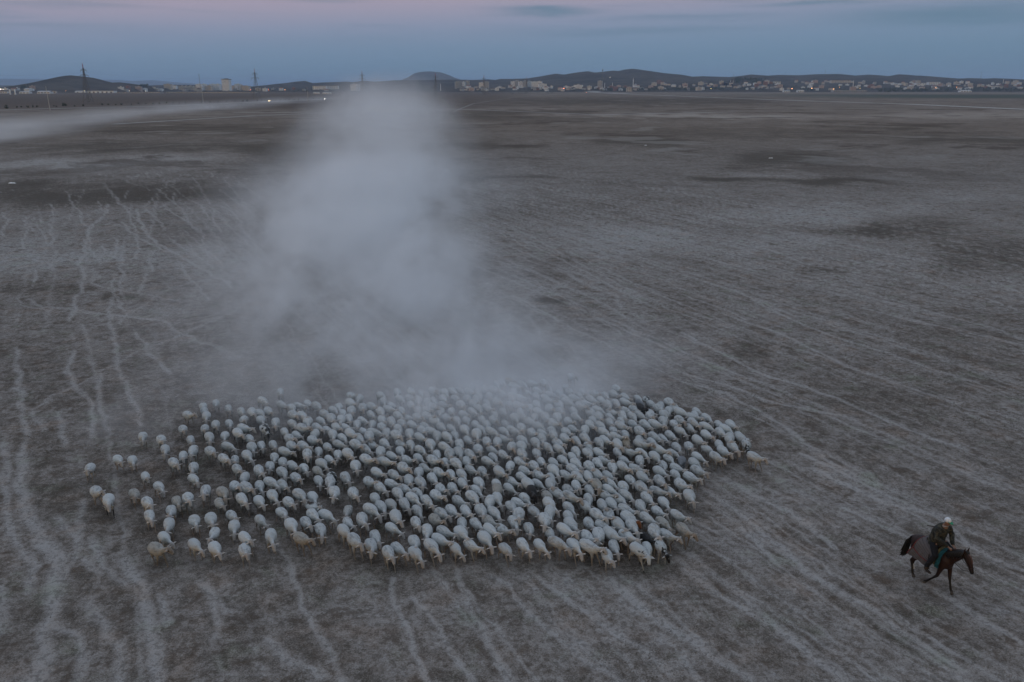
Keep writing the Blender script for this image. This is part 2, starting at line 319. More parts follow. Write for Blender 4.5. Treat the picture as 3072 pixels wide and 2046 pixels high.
def ground_material():
    m = bpy.data.materials.new('dusty_steppe'); m.use_nodes = True; t = NT(m.node_tree); b = m.node_tree.nodes['Principled BSDF']
    pos = t.new('ShaderNodeNewGeometry').outputs['Position']
    x, y, z = t.sep(pos)[:3]
    # coordinates along / across the drive direction
    al = t.m('ADD', t.m('MULTIPLY', x, float(TD[0])), t.m('MULTIPLY', y, float(TD[1])))
    ac = t.m('SUBTRACT', t.m('MULTIPLY', y, float(TD[0])), t.m('MULTIPLY', x, float(TD[1])))
    str1 = t.noise(t.comb(t.m('MULTIPLY', al, .07), ac, 0.0), 1.1, 4, .55, .6)
    str2 = t.noise(t.comb(t.m('MULTIPLY', al, .16), ac, 7.0), 3.2, 3, .6, .3)
    big = t.noise(pos, .035, 4, .6, .4)
    mid = t.noise(pos, .28, 5, .62, .3)
    clump = t.noise(pos, 1.5, 4, .65, .2)
    tuft = t.noise(pos, 5.0, 3, .7)
    grain = t.noise(pos, 22.0, 3, .75)
    fine = t.noise(pos, 75.0, 2, .8)
    trl = t.attr('trail').outputs['Fac']; zn = t.attr('zone').outputs['Fac']
    far = t.ss(t.m('SQRT', t.m('ADD', t.m('MULTIPLY', x, x), t.m('MULTIPLY', y, y))), 25, 110)
    # 0 = dark scrub, 1 = bare pale dust
    v = t.m('ADD', .40, t.m('MULTIPLY', t.m('SUBTRACT', big, .5), .5))
    v = t.m('ADD', v, t.m('MULTIPLY', t.m('SUBTRACT', mid, .5), .8))
    v = t.m('ADD', v, t.m('MULTIPLY', t.m('SUBTRACT', str1, .5), .30))
    v = t.m('ADD', v, t.m('MULTIPLY', t.m('SUBTRACT', str2, .5), .45))
    v = t.m('ADD', v, t.m('MULTIPLY', zn, .80))
    v = t.m('ADD', v, t.m('MULTIPLY', t.m('SUBTRACT', clump, .5), 1.35))
    v = t.m('ADD', v, t.m('MULTIPLY', t.m('SUBTRACT', tuft, .5), .9))
    v = t.m('ADD', v, t.m('MULTIPLY', t.m('MULTIPLY', trl, t.ss(grain, .30, .62, .55, 1.15)), .38))
    v = t.m('ADD', v, t.m('MULTIPLY', t.m('SUBTRACT', grain, .5), 1.7))
    col = t.ramp(v, [(0.0, (0.075,0.063,0.051)), (0.30, (0.154,0.132,0.116)), (0.55, (0.226,0.201,0.183)), (0.80, (0.280,0.257,0.241)), (1.0, (0.325,0.314,0.302))])
    col = t.mix(t.m('MULTIPLY', t.m('MULTIPLY', trl, t.ss(grain, .25, .65, .6, 1.0)), .85), col, (.330,.312,.300))
    # tufts of dark dead scrub
    tm = t.m('MULTIPLY', t.ss(clump, .60, .70), t.ss(mid, .42, .62)); tm = t.m('MULTIPLY', tm, t.ss(trl, .5, .15))
    col = t.mix(t.m('MULTIPLY', tm, .55), col, (0.045,0.036,0.028))
    sc1 = t.noise(pos, .9, 5, .7, .5); col = t.mix(t.m('MULTIPLY', t.m('MULTIPLY', t.ss(sc1, .55, .63), t.ss(trl, .4, .05)), .62), col, (.078,.058,.044))
    mo = t.noise(pos, 6.5, 3, .6, .4); mo2 = t.noise(pos, 2.4, 3, .6, .3)
    col = t.mix(t.m('MULTIPLY', t.ss(mo, .52, .60), .42), col, (.070,.060,.050)); col = t.mix(t.m('MULTIPLY', t.m('MULTIPLY', t.ss(mo2, .54, .62), t.ss(trl, .5, .1)), .35), col, (.080,.060,.046))
    col = t.mix(t.m('MULTIPLY', t.ss(mo, .44, .36), .10), col, (.33,.32,.31))
    hue = t.noise(pos, .6, 3, .6)
    col = t.mix(t.ss(hue, .5, .75), col, t.mix(1.0, col, (1.05,0.97,0.91), 'MULTIPLY'))
    col = t.mix(t.ss(hue, .45, .25), col, t.mix(1.0, col, (0.94,1.02,0.93), 'MULTIPLY'))
    sp = t.m('MULTIPLY', t.ss(fine, .60, .74), .45); col = t.mix(sp, col, (0.38,0.37,0.35))
    sp2 = t.m('MULTIPLY', t.ss(fine, .42, .28), .55); col = t.mix(sp2, col, (0.05,0.042,0.035))
    pt1 = t.noise(pos, .022, 7, .68, .4); pt2 = t.noise(t.comb(x, y, 40.0), .035, 7, .68, .4); fr = t.ss(y, 70, 200)
    col = t.mix(t.m('MULTIPLY', t.m('MULTIPLY', t.ss(pt1, .53, .60), fr), .75), col, (.066,.050,.039)); col = t.mix(t.m('MULTIPLY', t.m('MULTIPLY', t.ss(pt2, .54, .64), fr), .45), col, (.26,.25,.235))
    wf = t.ss(y, 110, 330); col = t.mix(wf, col, t.mix(1.0, col, (1.08,.99,.90), 'MULTIPLY'))
    # ploughed and green fields far out
    fld = t.m('MULTIPLY', t.ss(y, 520, 640), t.ss(x, 60, -60)); col = t.mix(t.m('MULTIPLY', fld, .75), col, (0.085,0.062,0.048))
    gr = t.m('MULTIPLY', t.m('MULTIPLY', t.ss(y, 1050, 1250), t.ss(y, 1900, 1700)), t.ss(x, 320, 700)); col = t.mix(t.m('MULTIPLY', gr, .8), col, (0.035,0.052,0.035))
    t.put(b.inputs['Base Color'], col); b.inputs['Roughness'].default_value = .95; b.inputs['Specular IOR Level'].default_value = .1
    bp = t.new('ShaderNodeBump'); bp.inputs['Strength'].default_value = .8; bp.inputs['Distance'].default_value = .035
    hh = t.m('ADD', t.m('MULTIPLY', tuft, -.6), t.m('ADD', t.m('MULTIPLY', grain, .5), t.m('MULTIPLY', t.m('ADD', v, trl), -.5)))
    t.put(bp.inputs['Height'], hh); t.l.new(bp.outputs[0], b.inputs['Normal'])
    return m
gme = make_ground(); gme.materials.append(ground_material())
ground = tag(me_obj('ground', gme), 'dusty bare steppe crossed by pale sheep trails', kind='structure')

# low dead tufts of grass and thistle between the trails, pebbles: nobody could count them
def scatter(n, rmax, seed):
    g = np.random.default_rng(seed); r = 9*(rmax/9)**g.random(n); th = np.radians(g.uniform(-42, 42, n)); return r*np.sin(th), r*np.cos(th), g
tx, ty, g = scatter(300000, 90, 5)
k = (fbm(tx, ty, .9, 3, 51)*.6+fbm(tx, ty, 6.0, 2, 52)*.5+g.normal(0, .25, len(tx))) > .16; tx, ty = tx[k], ty[k]; n = len(tx)
tz = ground_z(tx, ty)-.004; sz = g.uniform(.012, .034, n)*(1+.5*(np.hypot(tx, ty) > 35)); V = []; F = []
for b_ in range(3):
    a = g.uniform(0, 6.28, n); w = sz*g.uniform(.35, .8, n); ln = sz*g.uniform(.2, 1.1, n); a2 = g.uniform(0, 6.28, n)
    p0 = np.stack([tx-np.cos(a)*w, ty-np.sin(a)*w, tz], 1); p1 = np.stack([tx+np.cos(a)*w, ty+np.sin(a)*w, tz], 1); p2 = np.stack([tx+np.cos(a2)*ln, ty+np.sin(a2)*ln, tz+sz*g.uniform(.3, .8, n)], 1)
    V.append(np.stack([p0, p1, p2], 1).reshape(-1, 3))
V = np.concatenate(V); me = bpy.data.meshes.new('dry_grass'); me.vertices.add(len(V)); me.vertices.foreach_set('co', V.ravel()); me.loops.add(len(V)); me.loops.foreach_set('vertex_index', np.arange(len(V)))
me.polygons.add(len(V)//3); me.polygons.foreach_set('loop_start', np.arange(0, len(V), 3)); me.update(calc_edges=True)
me.materials.append(mat('dead_grass', (.15,.13,.105), .95, .45, .9)); tag(me_obj('dry_grass', me), 'low dead tufts dotted over the steppe', 'grass', kind='stuff')
print('tufts', n)

for px, py, w, lab in ((37,550,.55,'white plastic scrap lying on the dark ground at the left edge'),(1340,514,.5,'pale scrap lying just right of the dust plume'),(2312,475,.45,'small white scrap lying on the far plain at right'),(1937,437,.35,'tiny white scrap near the dark scrub band')):
    p = at(px, py); RR = random.Random(int(px)); v = []; f = []
    for j in range(7):
        for i in range(7): v.append(((i/6-.5)*w*2+RR.uniform(-.03,.03), (j/6-.5)*w+RR.uniform(-.03,.03), .03+RR.uniform(0,.16)*(1 if 0 < i < 6 and 0 < j < 6 else .1)))
    for j in range(6):
        for i in range(6): f.append((j*7+i, j*7+i+1, (j+1)*7+i+1, (j+1)*7+i))
    tag(me_obj('plastic_scrap', pydata('plastic_scrap', v, f, [mat('white_plastic', (.7,.72,.75), .5)]), None, (p[0], p[1], float(ground_z(p[0], p[1])))), lab, 'litter', 'white scraps of litter')
# ------------------------------------------------------------------ sheep
def fleece_material():
    m = bpy.data.materials.new('fleece'); m.use_nodes = True; t = NT(m.node_tree); b = m.node_tree.nodes['Principled BSDF']
    oc = t.new('ShaderNodeTexCoord').outputs['Object']; oi = t.new('ShaderNodeObjectInfo')
    off = t.new('ShaderNodeVectorMath', operation='ADD'); t.l.new(oc, off.inputs[0])
    t.put(off.inputs[1], t.comb(t.m('MULTIPLY', oi.outputs['Random'], 37.0), 0.0, 0.0)); vec = off.outputs[0]
    c = t.attr('col').outputs['Color']
    n1 = t.noise(vec, 4.5, 3, .6); n2 = t.noise(vec, 26, 3, .7); n3 = t.noise(vec, 70, 2, .7)
    dirt = t.ss(n1, .5, .78); c = t.mix(t.m('MULTIPLY', dirt, .75), c, t.mix(1.0, c, (.66,.58,.50), 'MULTIPLY')); c = t.mix(t.ss(oi.outputs['Random'], .07, .01), c, t.mix(1.0, c, (.88,.81,.73), 'MULTIPLY'))
    c = t.mix(t.ss(n2, .62, .36, 0, .3), c, t.mix(1.0, c, (.6,.57,.53), 'MULTIPLY'))
    k = t.m('ADD', .78, t.m('MULTIPLY', t.m('POWER', oi.outputs['Random'], .6), .28))
    c = t.mix(1.0, c, t.comb(k, t.m('MULTIPLY', k, .99), t.m('MULTIPLY', k, .97)), 'MULTIPLY')
    t.put(b.inputs['Base Color'], c); b.inputs['Roughness'].default_value = .95; b.inputs['Specular IOR Level'].default_value = .1
    b.inputs['Sheen Weight'].default_value = .15
    bp = t.new('ShaderNodeBump'); bp.inputs['Strength'].default_value = .7; bp.inputs['Distance'].default_value = .012
    t.put(bp.inputs['Height'], t.m('ADD', n2, t.m('MULTIPLY', n3, .5))); t.l.new(bp.outputs[0], b.inputs['Normal'])
    return m
M_FLEECE = fleece_material()
def sheep_mesh(i, style='white', low=False):
    R = random.Random(100+i)
    ph = [(.16,-.13,-.15,.17), (-.12,.17,.14,-.16), (.06,-.04,.03,-.08), (.2,.02,-.05,.12), (-.05,.19,.16,-.1)][i % 5]
    turn = [0, .35, -.3, .15, -.1, .6, -.55, .25, 0, .45][i % 10]          # head to its left + / right -
    hz = [.60, .66, .56, .70, .52, .74, .62, .50, .68, .64][i % 10]         # poll height
    fat = 1+R.uniform(-.07, .09)
    mb = MB()
    # torso, neck and head in one run of rings
    bend = [(-.50, 0), (-.40, 0), (-.2, R.uniform(-.02, .02)), (.05, 0), (.25, 0), (.38, 0)]
    mb.loft([((-.44,0,.58), .09, .09), ((-.42,0,.595), .150*fat, .13), ((-.35,0,.61), .198*fat, .165), ((-.23,0,.61), .222*fat, .182), ((-.07,0,.605), .220*fat, .184),
             ((.08,0,.60), .196*fat, .174), ((.19,0,.61), .152*fat, .155), ((.265,0,.62), .108, .128), ((.32,0,.63), .074, .095)], 16)
    ct, st = math.cos(turn), math.sin(turn)
    nb = np.array((.22, 0, .66)); pl = np.array((.23+.34*math.cos(turn*.6), .34*math.sin(turn*.6), hz+.09))
    mid = nb*.5+pl*.5+np.array((0, 0, -.015))
    mb.loft([(nb, .105, .125), (mid, .070, .088), (pl, .060, .072)], 12)
    hd = np.array((ct*.70, st*.70, -.72 if hz > .6 else -.82)); hd /= np.linalg.norm(hd)
    hp = [pl+hd*s for s in (-.05, .03, .125, .215, .28)]
    mb.loft([(hp[0]+np.array((0,0,.03)), .045, .04), (hp[1]+np.array((0,0,.035)), .058, .045), (hp[2]+np.array((0,0,.03)), .03, .02)], 10)   # forehead
    mb.loft([(hp[0], .062, .068), (hp[1], .086, .098), (hp[2], .073, .084), (hp[3], .055, .058), (hp[4], .040, .038)], 10)
    sd = np.array((-st, ct, 0))
    ears = []
    for s in (1, -1):
        e0 = pl+hd*.02+sd*s*.05+np.array((0,0,.01)); dr = R.uniform(-.05, .015)
        e1 = e0+sd*s*.09+np.array((0, 0, dr*.4)); e2 = e0+sd*s*.175+np.array((0, 0, dr-.035))-hd*.02
        mb.loft([(e0, .024, .022), (e1, .046, .020), (e2, .014, .011)], 6, up=(0,0,1)); ears.append((e0, e2))
    # legs
    for k, (lx, s) in enumerate(((.18, 1), (.18, -1), (-.29, 1), (-.29, -1))):
        f = ph[k]; ly = s*.115
        if k < 2:
            lift = .05 if f < -.1 else 0
            mb.loft([((lx-.02,ly,.50), .055, .075), ((lx+.01,ly,.38), .042, .050), ((lx+f*.45,ly,.26), .027, .030), ((lx+f*.75,ly,.16+lift), .024, .026), ((lx+f,ly,.05+lift), .019, .021), ((lx+f+.02,ly,.0+lift), .026, .030)], 8, up=(1,0,0))
        else:
            lift = .04 if f > .15 else 0
            mb.loft([((lx,ly,.52), .075, .11), ((lx+.03+f*.2,ly,.40), .058, .075), ((lx-.05+f*.6,ly,.27), .030, .036), ((lx-.02+f*.85,ly,.14+lift), .023, .025), ((lx+f,ly,.05+lift), .019, .021), ((lx+f+.02,ly,.0+lift), .026, .030)], 8, up=(1,0,0))
    # broad fat tail
    mb.loft([((-.39,0,.68), .07, .05), ((-.465,0,.60), .10, .055), ((-.485,0,.49), .09, .045), ((-.47,0,.40), .035, .03)], 8, up=(1,0,0))
    me = fused(mb, 'sheep', .0175, 2, .28 if not low else .12)
    v = verts(me)
    nrm = np.empty(len(v)*3); me.vertices.foreach_get('normal', nrm); nrm = nrm.reshape(-1, 3)
    body = (v[:, 2] > .36) & (v[:, 0] < .28)
    d = .013*vnoise(v[:, 0]/.05+i*9, v[:, 2]/.06+v[:, 1]/.07, 40)+.012*vnoise(v[:, 0]/.15, v[:, 1]/.15+i, 41)
    v = v+nrm*(d*body)[:, None]; v[:, 2] = np.maximum(v[:, 2], 0); set_verts(me, v)
    # colouring of coat, face, legs
    def seg(a, b):
        a, b = np.array(a), np.array(b); q = b-a; t = np.clip(((v-a)@q)/(q@q), 0, 1); return np.linalg.norm(v-a-t[:, None]*q, axis=1)
    dh = seg(hp[1], hp[4]); face = np.clip(1-(dh-.092)/.035, 0, 1); leg = np.clip((.40-v[:, 2])/.10, 0, 1)*(v[:, 0] < .40)
    ear = np.zeros(len(v))
    for a, b in ears: ear = np.maximum(ear, np.clip(1-(seg(a+.3*(b-a), b)-.028)/.012, 0, 1))
    nose = np.clip(1-(np.linalg.norm(v-hp[4], axis=1)-.035)/.022, 0, 1)
    wool = np.array((.43,.455,.47)); skin = np.array((.34,.325,.32)); lg = np.array((.22,.20,.185))
    c = np.tile(wool, (len(v), 1))
    low_ = np.clip((.66-v[:, 2])/.20, 0, 1)[:, None]; c = c*(1-low_)+c*np.array((.66,.63,.60))*low_  # lower coat: dust staining, plus shade of flanks and belly painted into the colour
    pt = vnoise(v[:, 0]/.13+i*3.1, v[:, 1]/.11+v[:, 2]/.3, 60+i)
    if style == 'white':
        c = c*(1-face[:, None])+skin*face[:, None]; c = c*(1-leg[:, None])+lg*leg[:, None]; c = c*(1-ear[:, None]*.5)+np.array((.55,.43,.36))*ear[:, None]*.5
        if i % 3 != 1: 
            mk = ((np.abs(pt) < .13) & (v[:, 2] > .66) & (v[:, 0] < .3))[:, None]*.45; c = c*(1-mk)+np.array((.10,.10,.11))*mk
    elif style == 'badger':                                                            # black ears, eye patches and legs
        k = np.maximum(leg, ear); c = c*(1-face[:, None])+skin*face[:, None]; c = c*(1-k[:, None])+.02*k[:, None]
    elif style == 'black': c = np.tile(np.array((.018,.017,.018)), (len(v), 1))
    elif style == 'grey': c = np.tile(np.array((.15,.16,.18)), (len(v), 1)); c = c*(1-face[:, None])+.08*face[:, None]
    elif style == 'brown': c = c*np.array((.62,.50,.38)); c = c*(1-face[:, None])+skin*.6*face[:, None]
    elif style == 'pied':                                                              # black blotches over the back
        k = (pt > .22).astype(float)[:, None]; c = c*(1-k)+.02*k; k2 = ((face > .5) & (vnoise(v[:, 0]/.05, v[:, 2]/.05, 5) > -.1)).astype(float)[:, None]; c = c*(1-k2)+.02*k2
    elif style == 'saddle':                                                            # one dark brown blotch
        k = (np.hypot((v[:, 0]+.18)/.17, (v[:, 1])/.17)+.25*pt < 1) & (v[:, 2] > .6); k = k.astype(float)[:, None]; c = c*(1-k)+np.array((.04,.03,.025))*k
        c = c*(1-face[:, None])+skin*face[:, None]
    elif style == 'ram':                                                               # black spots on neck, nose and feet
        k = np.maximum((vnoise(v[:, 0]/.05+4, v[:, 2]/.05, 77) > .55)*(v[:, 0] > .08)*(v[:, 0] < .5), np.maximum(nose, (v[:, 2] < .09))).astype(float)[:, None]; c = c*(1-k)+.015*k
    elif style == 'collar_black':                                                      # black head and neck
        k = np.maximum(face, np.clip(1-(np.linalg.norm(v-mid, axis=1)-.13)/.02, 0, 1)); k = k*(vnoise(v[:, 0]/.07, v[:, 2]/.07+2, 8) > -.5); c = c*(1-k[:, None])+.015*k[:, None]
        k = (pt > .62)[:, None].astype(float); c = c*(1-k)+.02*k
    elif style == 'brownface':
        c = c*(1-face[:, None])+np.array((.16,.06,.025))*face[:, None]; c = c*(1-leg[:, None])+lg*leg[:, None]
    c = c*(1-nose[:, None]*.8)+np.array((.06,.05,.047))*nose[:, None]*.8
    for s in (1, -1):
        ey = np.linalg.norm(v-(pl+hd*.075+sd*s*.072), axis=1) < .030; c[ey] = .02
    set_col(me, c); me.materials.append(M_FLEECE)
    return me
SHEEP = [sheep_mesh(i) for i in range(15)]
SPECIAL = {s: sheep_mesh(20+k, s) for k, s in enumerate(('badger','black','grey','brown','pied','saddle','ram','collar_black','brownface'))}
A = [(1065,262),(1155,300),(975,285),(985,325),(870,360),(998,365),(1248,330),(1262,388),(1358,345),(830,455),(985,448),(1062,425),(1162,412),(1270,460),(885,530),(1022,525),(1130,505),(1225,498),(1305,520),(545,505),(675,530),(705,600),(900,615),(830,645),(1028,615),(1158,580),(1322,580),(368,660),(470,665),(165,735),(768,695),(905,730),(1125,665),(1200,660),(1290,645),(560,775),(910,800),(1220,740),(1268,800),(660,850),(215,900),(300,965),(485,905),(580,975),(592,1060),(745,1015),(793,955),(858,940),(990,900),(1200,860),(1285,880),(1115,925),(1095,970),(1255,960),(728,1125),(912,1095),(1030,1090),(700,1210),(650,1310),(915,1260),(1050,1180),(1060,1290),(1195,1140),(1180,1060),(1275,1230),(1270,1310)]
B = [(217,190),(98,262),(232,285),(355,285),(415,270),(302,305),(725,215),(780,245),(482,300),(125,335),(50,345),(82,390),(318,365),(370,375),(185,420),(110,460),(308,420),(415,415),(250,470),(378,455),(335,490),(602,325),(635,300),(720,278),(722,335),(668,345),(805,315),(865,355),(935,345),(540,360),(510,400),(585,395),(650,408),(708,390),(765,432),(808,400),(875,425),(945,395),(490,450),(620,448),(550,460),(685,445),(815,475),(892,485),(465,490),(285,520),(452,535),(600,505),(662,520),(720,505),(300,575),(385,580),(82,560),(168,560),(255,612),(410,640),(490,610),(555,580),(640,565),(765,580),(825,605),(780,535),(850,520),(938,440),(985,495),(875,565),(640,635),(695,640),(568,670),(175,645),(145,710),(235,685),(305,710),(388,725),(515,705),(490,740),(330,795),(65,755),(235,765),(155,835),(70,855),(232,850),(585,780),(755,720),(835,680),(685,800),(492,810),(572,830),(930,630),(965,690),(910,760),(1015,650),(1075,610),(965,565),(1045,520),
 (960,265),(1010,290),(870,305),(1150,290),(1210,270),(1260,280),(1310,260),(1205,335),(1260,330),(1320,320),(1080,345),(1135,375),(1185,380),(1010,415),(1065,370),(1275,385),(1330,420),(1160,430),(1060,465),(1145,510),(1210,525),(1250,440),(1235,470),(1305,490),(1290,580),(1215,610),(1080,550),(1140,575),(1120,680),(1205,665),(1308,685),(1245,730),(1095,740),(1030,780),(1015,835),(1205,760),(1110,880),(1060,915),(1220,840),(1305,810),
 (852,820),(738,910),(605,910),(450,930),(360,925),(165,930),(70,960),(280,970),(232,1035),(78,1095),(445,995),(550,1060),(450,1070),(408,1110),(300,1140),(505,1165),(150,1215),(375,1225),(695,1025),(700,1110),(800,1100),(675,1170),(895,930),(868,1035),(940,1005),(1010,985),(1020,1140),(1040,1090),(1195,1030),(1185,1115),(1265,970),(750,1250),(868,1270),(895,1215),(990,1325),(1060,1290),(1175,1250),(1185,1325),(1300,1290)]
C = [(985,85),(500,130),(540,125),(460,150),(640,160),(790,150),(945,160),(205,190),(380,180),(440,195),(850,190),(900,215),(985,200),(1060,205),(320,240),(250,200),(75,290),(160,240),(385,280),(540,290),(480,210),(560,240),(620,240),(680,200),(740,225),(790,235),(840,215),(930,235),(1005,250),(1085,285),(1035,215),(1150,220),(1200,270),(1130,265),(250,250),(310,250),(500,340),(440,355),(690,320),(620,300),(740,290),(830,275),(960,280),(1050,315),(1005,340),(1180,335),(895,300),(830,330),(900,340),(200,300),(130,330),(290,340),(90,375),(30,330),(170,400),(250,400),(320,330),(350,390),(430,400),(520,430),(590,390),(640,385),(700,420),(750,350),(800,390),(890,390),(850,430),(960,410),(1020,385),(1140,410),(1190,395),(740,445),
 (50,440),(130,460),(230,480),(300,430),(350,470),(410,490),(510,480),(500,530),(640,540),(580,470),(630,470),(690,490),(790,495),(860,525),(950,495),(1000,470),(1130,450),(1075,490),(1190,465),(1010,560),(890,570),(950,545),(1085,545),(1200,565),(30,510),(90,530),(190,580),(250,545),(320,520),(380,550),(450,560),(560,600),(630,600),(735,575),(820,600),(90,600),(320,610),(260,650),(185,640),(120,645),(430,660),(500,645),(635,650),(740,635),(900,610),(1020,630),(930,685),(1105,640),(1180,640),(995,660),
 (95,695),(160,715),(240,695),(395,690),(620,695),(545,725),(475,770),(345,760),(275,750),(45,770),(720,725),(770,690),(860,700),(1020,715),(1000,750),(1115,740),(1175,715),(125,785),(205,790),(655,755),(640,800),(760,785),(845,790),(890,780),(955,790),(1000,800),(1105,820),(140,875),(210,845),(565,825),(330,840),(685,870),(760,845),(690,905),(540,870),(460,860),(310,890),(55,880),(25,930),(840,875),(1020,865),(965,885),(1205,880),(455,905),(285,945),(185,960),(450,940),(410,975),(650,950),(820,945),(960,940),(1110,955),(885,905),
 (575,1000),(610,975),(130,1035),(235,1035),(345,1040),(440,1055),(60,1060),(730,1045),(830,1000),(830,1045),(970,1010),(1090,1000),(605,1070),(580,1120),(790,1100),(25,1090),(205,1115),(310,1120),(970,1085),(980,1130),(1115,1115),(1195,1090),(85,1185),(410,1180),(205,1200),(495,1165),(835,1185),(945,1175),(1115,1215),(1165,1210),(55,1240),(375,1235),(165,1300),(520,1290),(645,1270),(765,1265),(890,1255),(1010,1270),(1120,1290)]
D = [(285,250),(330,255),(120,180),(500,285),(115,300),(100,225),(40,240),(180,250),(185,285),(240,325),(285,285),(300,320),(375,285),(430,290),(350,355),(430,320),(480,330),(530,315),(100,350),(85,385),(160,375),(145,410),(60,420),(230,385),(290,380),(345,375),(460,375),(570,410),(580,355),(650,385),(690,345),(750,390),(705,365),(150,455),(235,430),(325,445),(395,440),(450,425),(575,475),(640,450),(665,430),(760,455),(840,430),(930,445),
 (100,475),(35,495),(180,510),(110,530),(285,495),(290,545),(505,505),(440,525),(370,560),(700,545),(760,510),(860,495),(905,475),(990,510),(920,545),(850,570),(30,560),(180,575),(125,585),(295,580),(400,530),(635,580),(550,590),(950,600),(1035,575),(1010,540),(130,630),(215,625),(420,615),(300,640),(530,635),(590,680),(880,620),(830,660),(700,655),(175,680),(285,690),(400,670),(445,710),(550,735),(660,700),(700,760),(1105,670),
 (80,730),(165,735),(265,755),(430,765),(650,805),(35,690),(60,790),(220,815),(305,805),(430,840),(580,860),(70,855),(165,870),(300,885),(415,900),(30,880),(40,920),(190,930),(145,960),(60,975),(340,955),(460,975),(640,945),(45,1040),(185,1030),(290,1010),(415,1035),(560,1070),(340,1095),(215,1100),(455,1125),(20,1120),(145,1145),(240,1150),(75,1190),(195,1210),(400,1195),(600,1175),(345,1225),(470,1200),(105,1280),(55,1345),(290,1320),(340,1285),(400,1262),(45,1010)]
SPEC = {('A',300,965):'badger',('B',110,460):'pied',('B',585,780):'pied',('B',445,995):'saddle',('C',690,905):'black',('D',345,1225):'black',('D',300,320):'black',('D',590,680):'grey',('D',180,575):'brown',
        ('D',290,1320):'ram',('D',1035,575):'collar_black',('D',285,285):'grey',('C',540,125):'brown',('D',330,255):'pied',('D',215,1100):'brownface',('C',205,1200):'white',('D',400,1262):'collar_black'}
ALL = []
for nm, lst, x0 in (('A', A, 200), ('B', B, 750), ('C', C, 1300), ('D', D, 1800)):
    for zx, zy in lst:
        px, py = x0+zx/2.375, 1100+zy/2.375
        p = at(px, py, .47); ALL.append([p[0], p[1], SPEC.get((nm, zx, zy), 'white'), px, py])
# sheep glimpsed between the others where the flock is packed
P0 = np.array([(a[0], a[1]) for a in ALL]); NR = np.array((-TD[1], TD[0])); g_ = np.random.default_rng(3); HULL = [(1130,1190),(1560,1155),(1800,1190),(2020,1235),(2170,1340),(2060,1400),(2020,1560),(1980,1640),(1300,1640),(1130,1480)]
def inside(px, py):
    r_ = False
    for (x1, y1), (x2, y2) in zip(HULL, HULL[1:]+HULL[:1]):
        if (y1 > py) != (y2 > py) and px < (x2-x1)*(py-y1)/(y2-y1)+x1: r_ = not r_
    return r_
for _ in range(9000):
    px, py = g_.uniform(1100, 2200), g_.uniform(1150, 1650)
    if not inside(px, py): continue
    p = at(px, py, .47)[:2]; d = P0-p; e = np.hypot((d@TD)/.74, (d@NR)/.43).min()
    if e > .93: ALL.append([p[0], p[1], 'white', px, py]); P0 = np.vstack([P0, p])
P0 = np.array([(a[0], a[1]) for a in ALL])
# settle: no two sheep stand in one another (an ellipse 1.0 x 0.42 m each)
NR = np.array((-TD[1], TD[0])); Q = np.stack([P0@TD, P0@NR], 1); Q0 = Q.copy(); el = np.array((.72, .38))
for it in range(25):
    d = (Q[:, None]-Q[None])/el; L = np.sqrt((d**2).sum(-1))+np.eye(len(Q))*9
    push = np.clip(1-L, 0, None)[..., None]*d/(L[..., None]+1e-6)*el*.35
    Q = Q+push.sum(1); Q = Q*.93+Q0*.07
P1 = Q[:, :1]*TD+Q[:, 1:]*NR
for a, p in zip(ALL, P1): a[0], a[1] = p
order = sorted(range(len(ALL)), key=lambda k: (ALL[k][2] == 'white', -ALL[k][4]))
near = set(order[:300]); print('sheep', len(ALL))
BASE = math.atan2(TD[1], TD[0])
ORD = 'first second third fourth fifth sixth seventh eighth ninth tenth eleventh twelfth thirteenth fourteenth fifteenth sixteenth seventeenth eighteenth nineteenth twentieth'.split()
front = {}
for k, a in enumerate(ALL):                                                         # front row: nothing stands in front of it
    if all(not (abs(b[3]-a[3]) < 24 and b[4] > a[4]+6) for b in ALL): front[k] = a[3]
front = sorted(front, key=lambda k: front[k])
SPLAB = {'badger':'white sheep with black ears and black legs at the flock left edge', 'black':None, 'pied':None, 'grey':None, 'brown':None,
 'saddle':'white sheep with one dark brown blotch across its rump', 'ram':'big ram with black spots on neck, black nose and black feet at front corner',
 'collar_black':None, 'brownface':'white sheep with a red-brown face near the front right corner'}
UNIQ = {('black',0):'solid black sheep half hidden in the middle of the flock', ('black',1):'black sheep behind the spotted ram at the front right corner', ('black',2):'black sheep at the back right edge of the flock',
 ('pied',0):'black and white blotched sheep in the dusty left rear of the flock', ('pied',1):'black and white blotched sheep in the left centre of the flock', ('pied',2):'black and white blotched sheep at the rear edge on the right',
 ('grey',0):'dark grey sheep just behind the right flank of the flock', ('grey',1):'grey sheep beside the black one at the rear right edge', ('brown',0):'light brown sheep raised above the dust at the rear', ('brown',1):'light brown sheep amid white ones in the right rear part',
 ('collar_black',0):'white sheep with black head and speckled neck at the right tip of the flock', ('collar_black',1):'white sheep with black patched neck behind the spotted ram'}
byl = {}; cnt = {}; proto_used = {}; rest = []
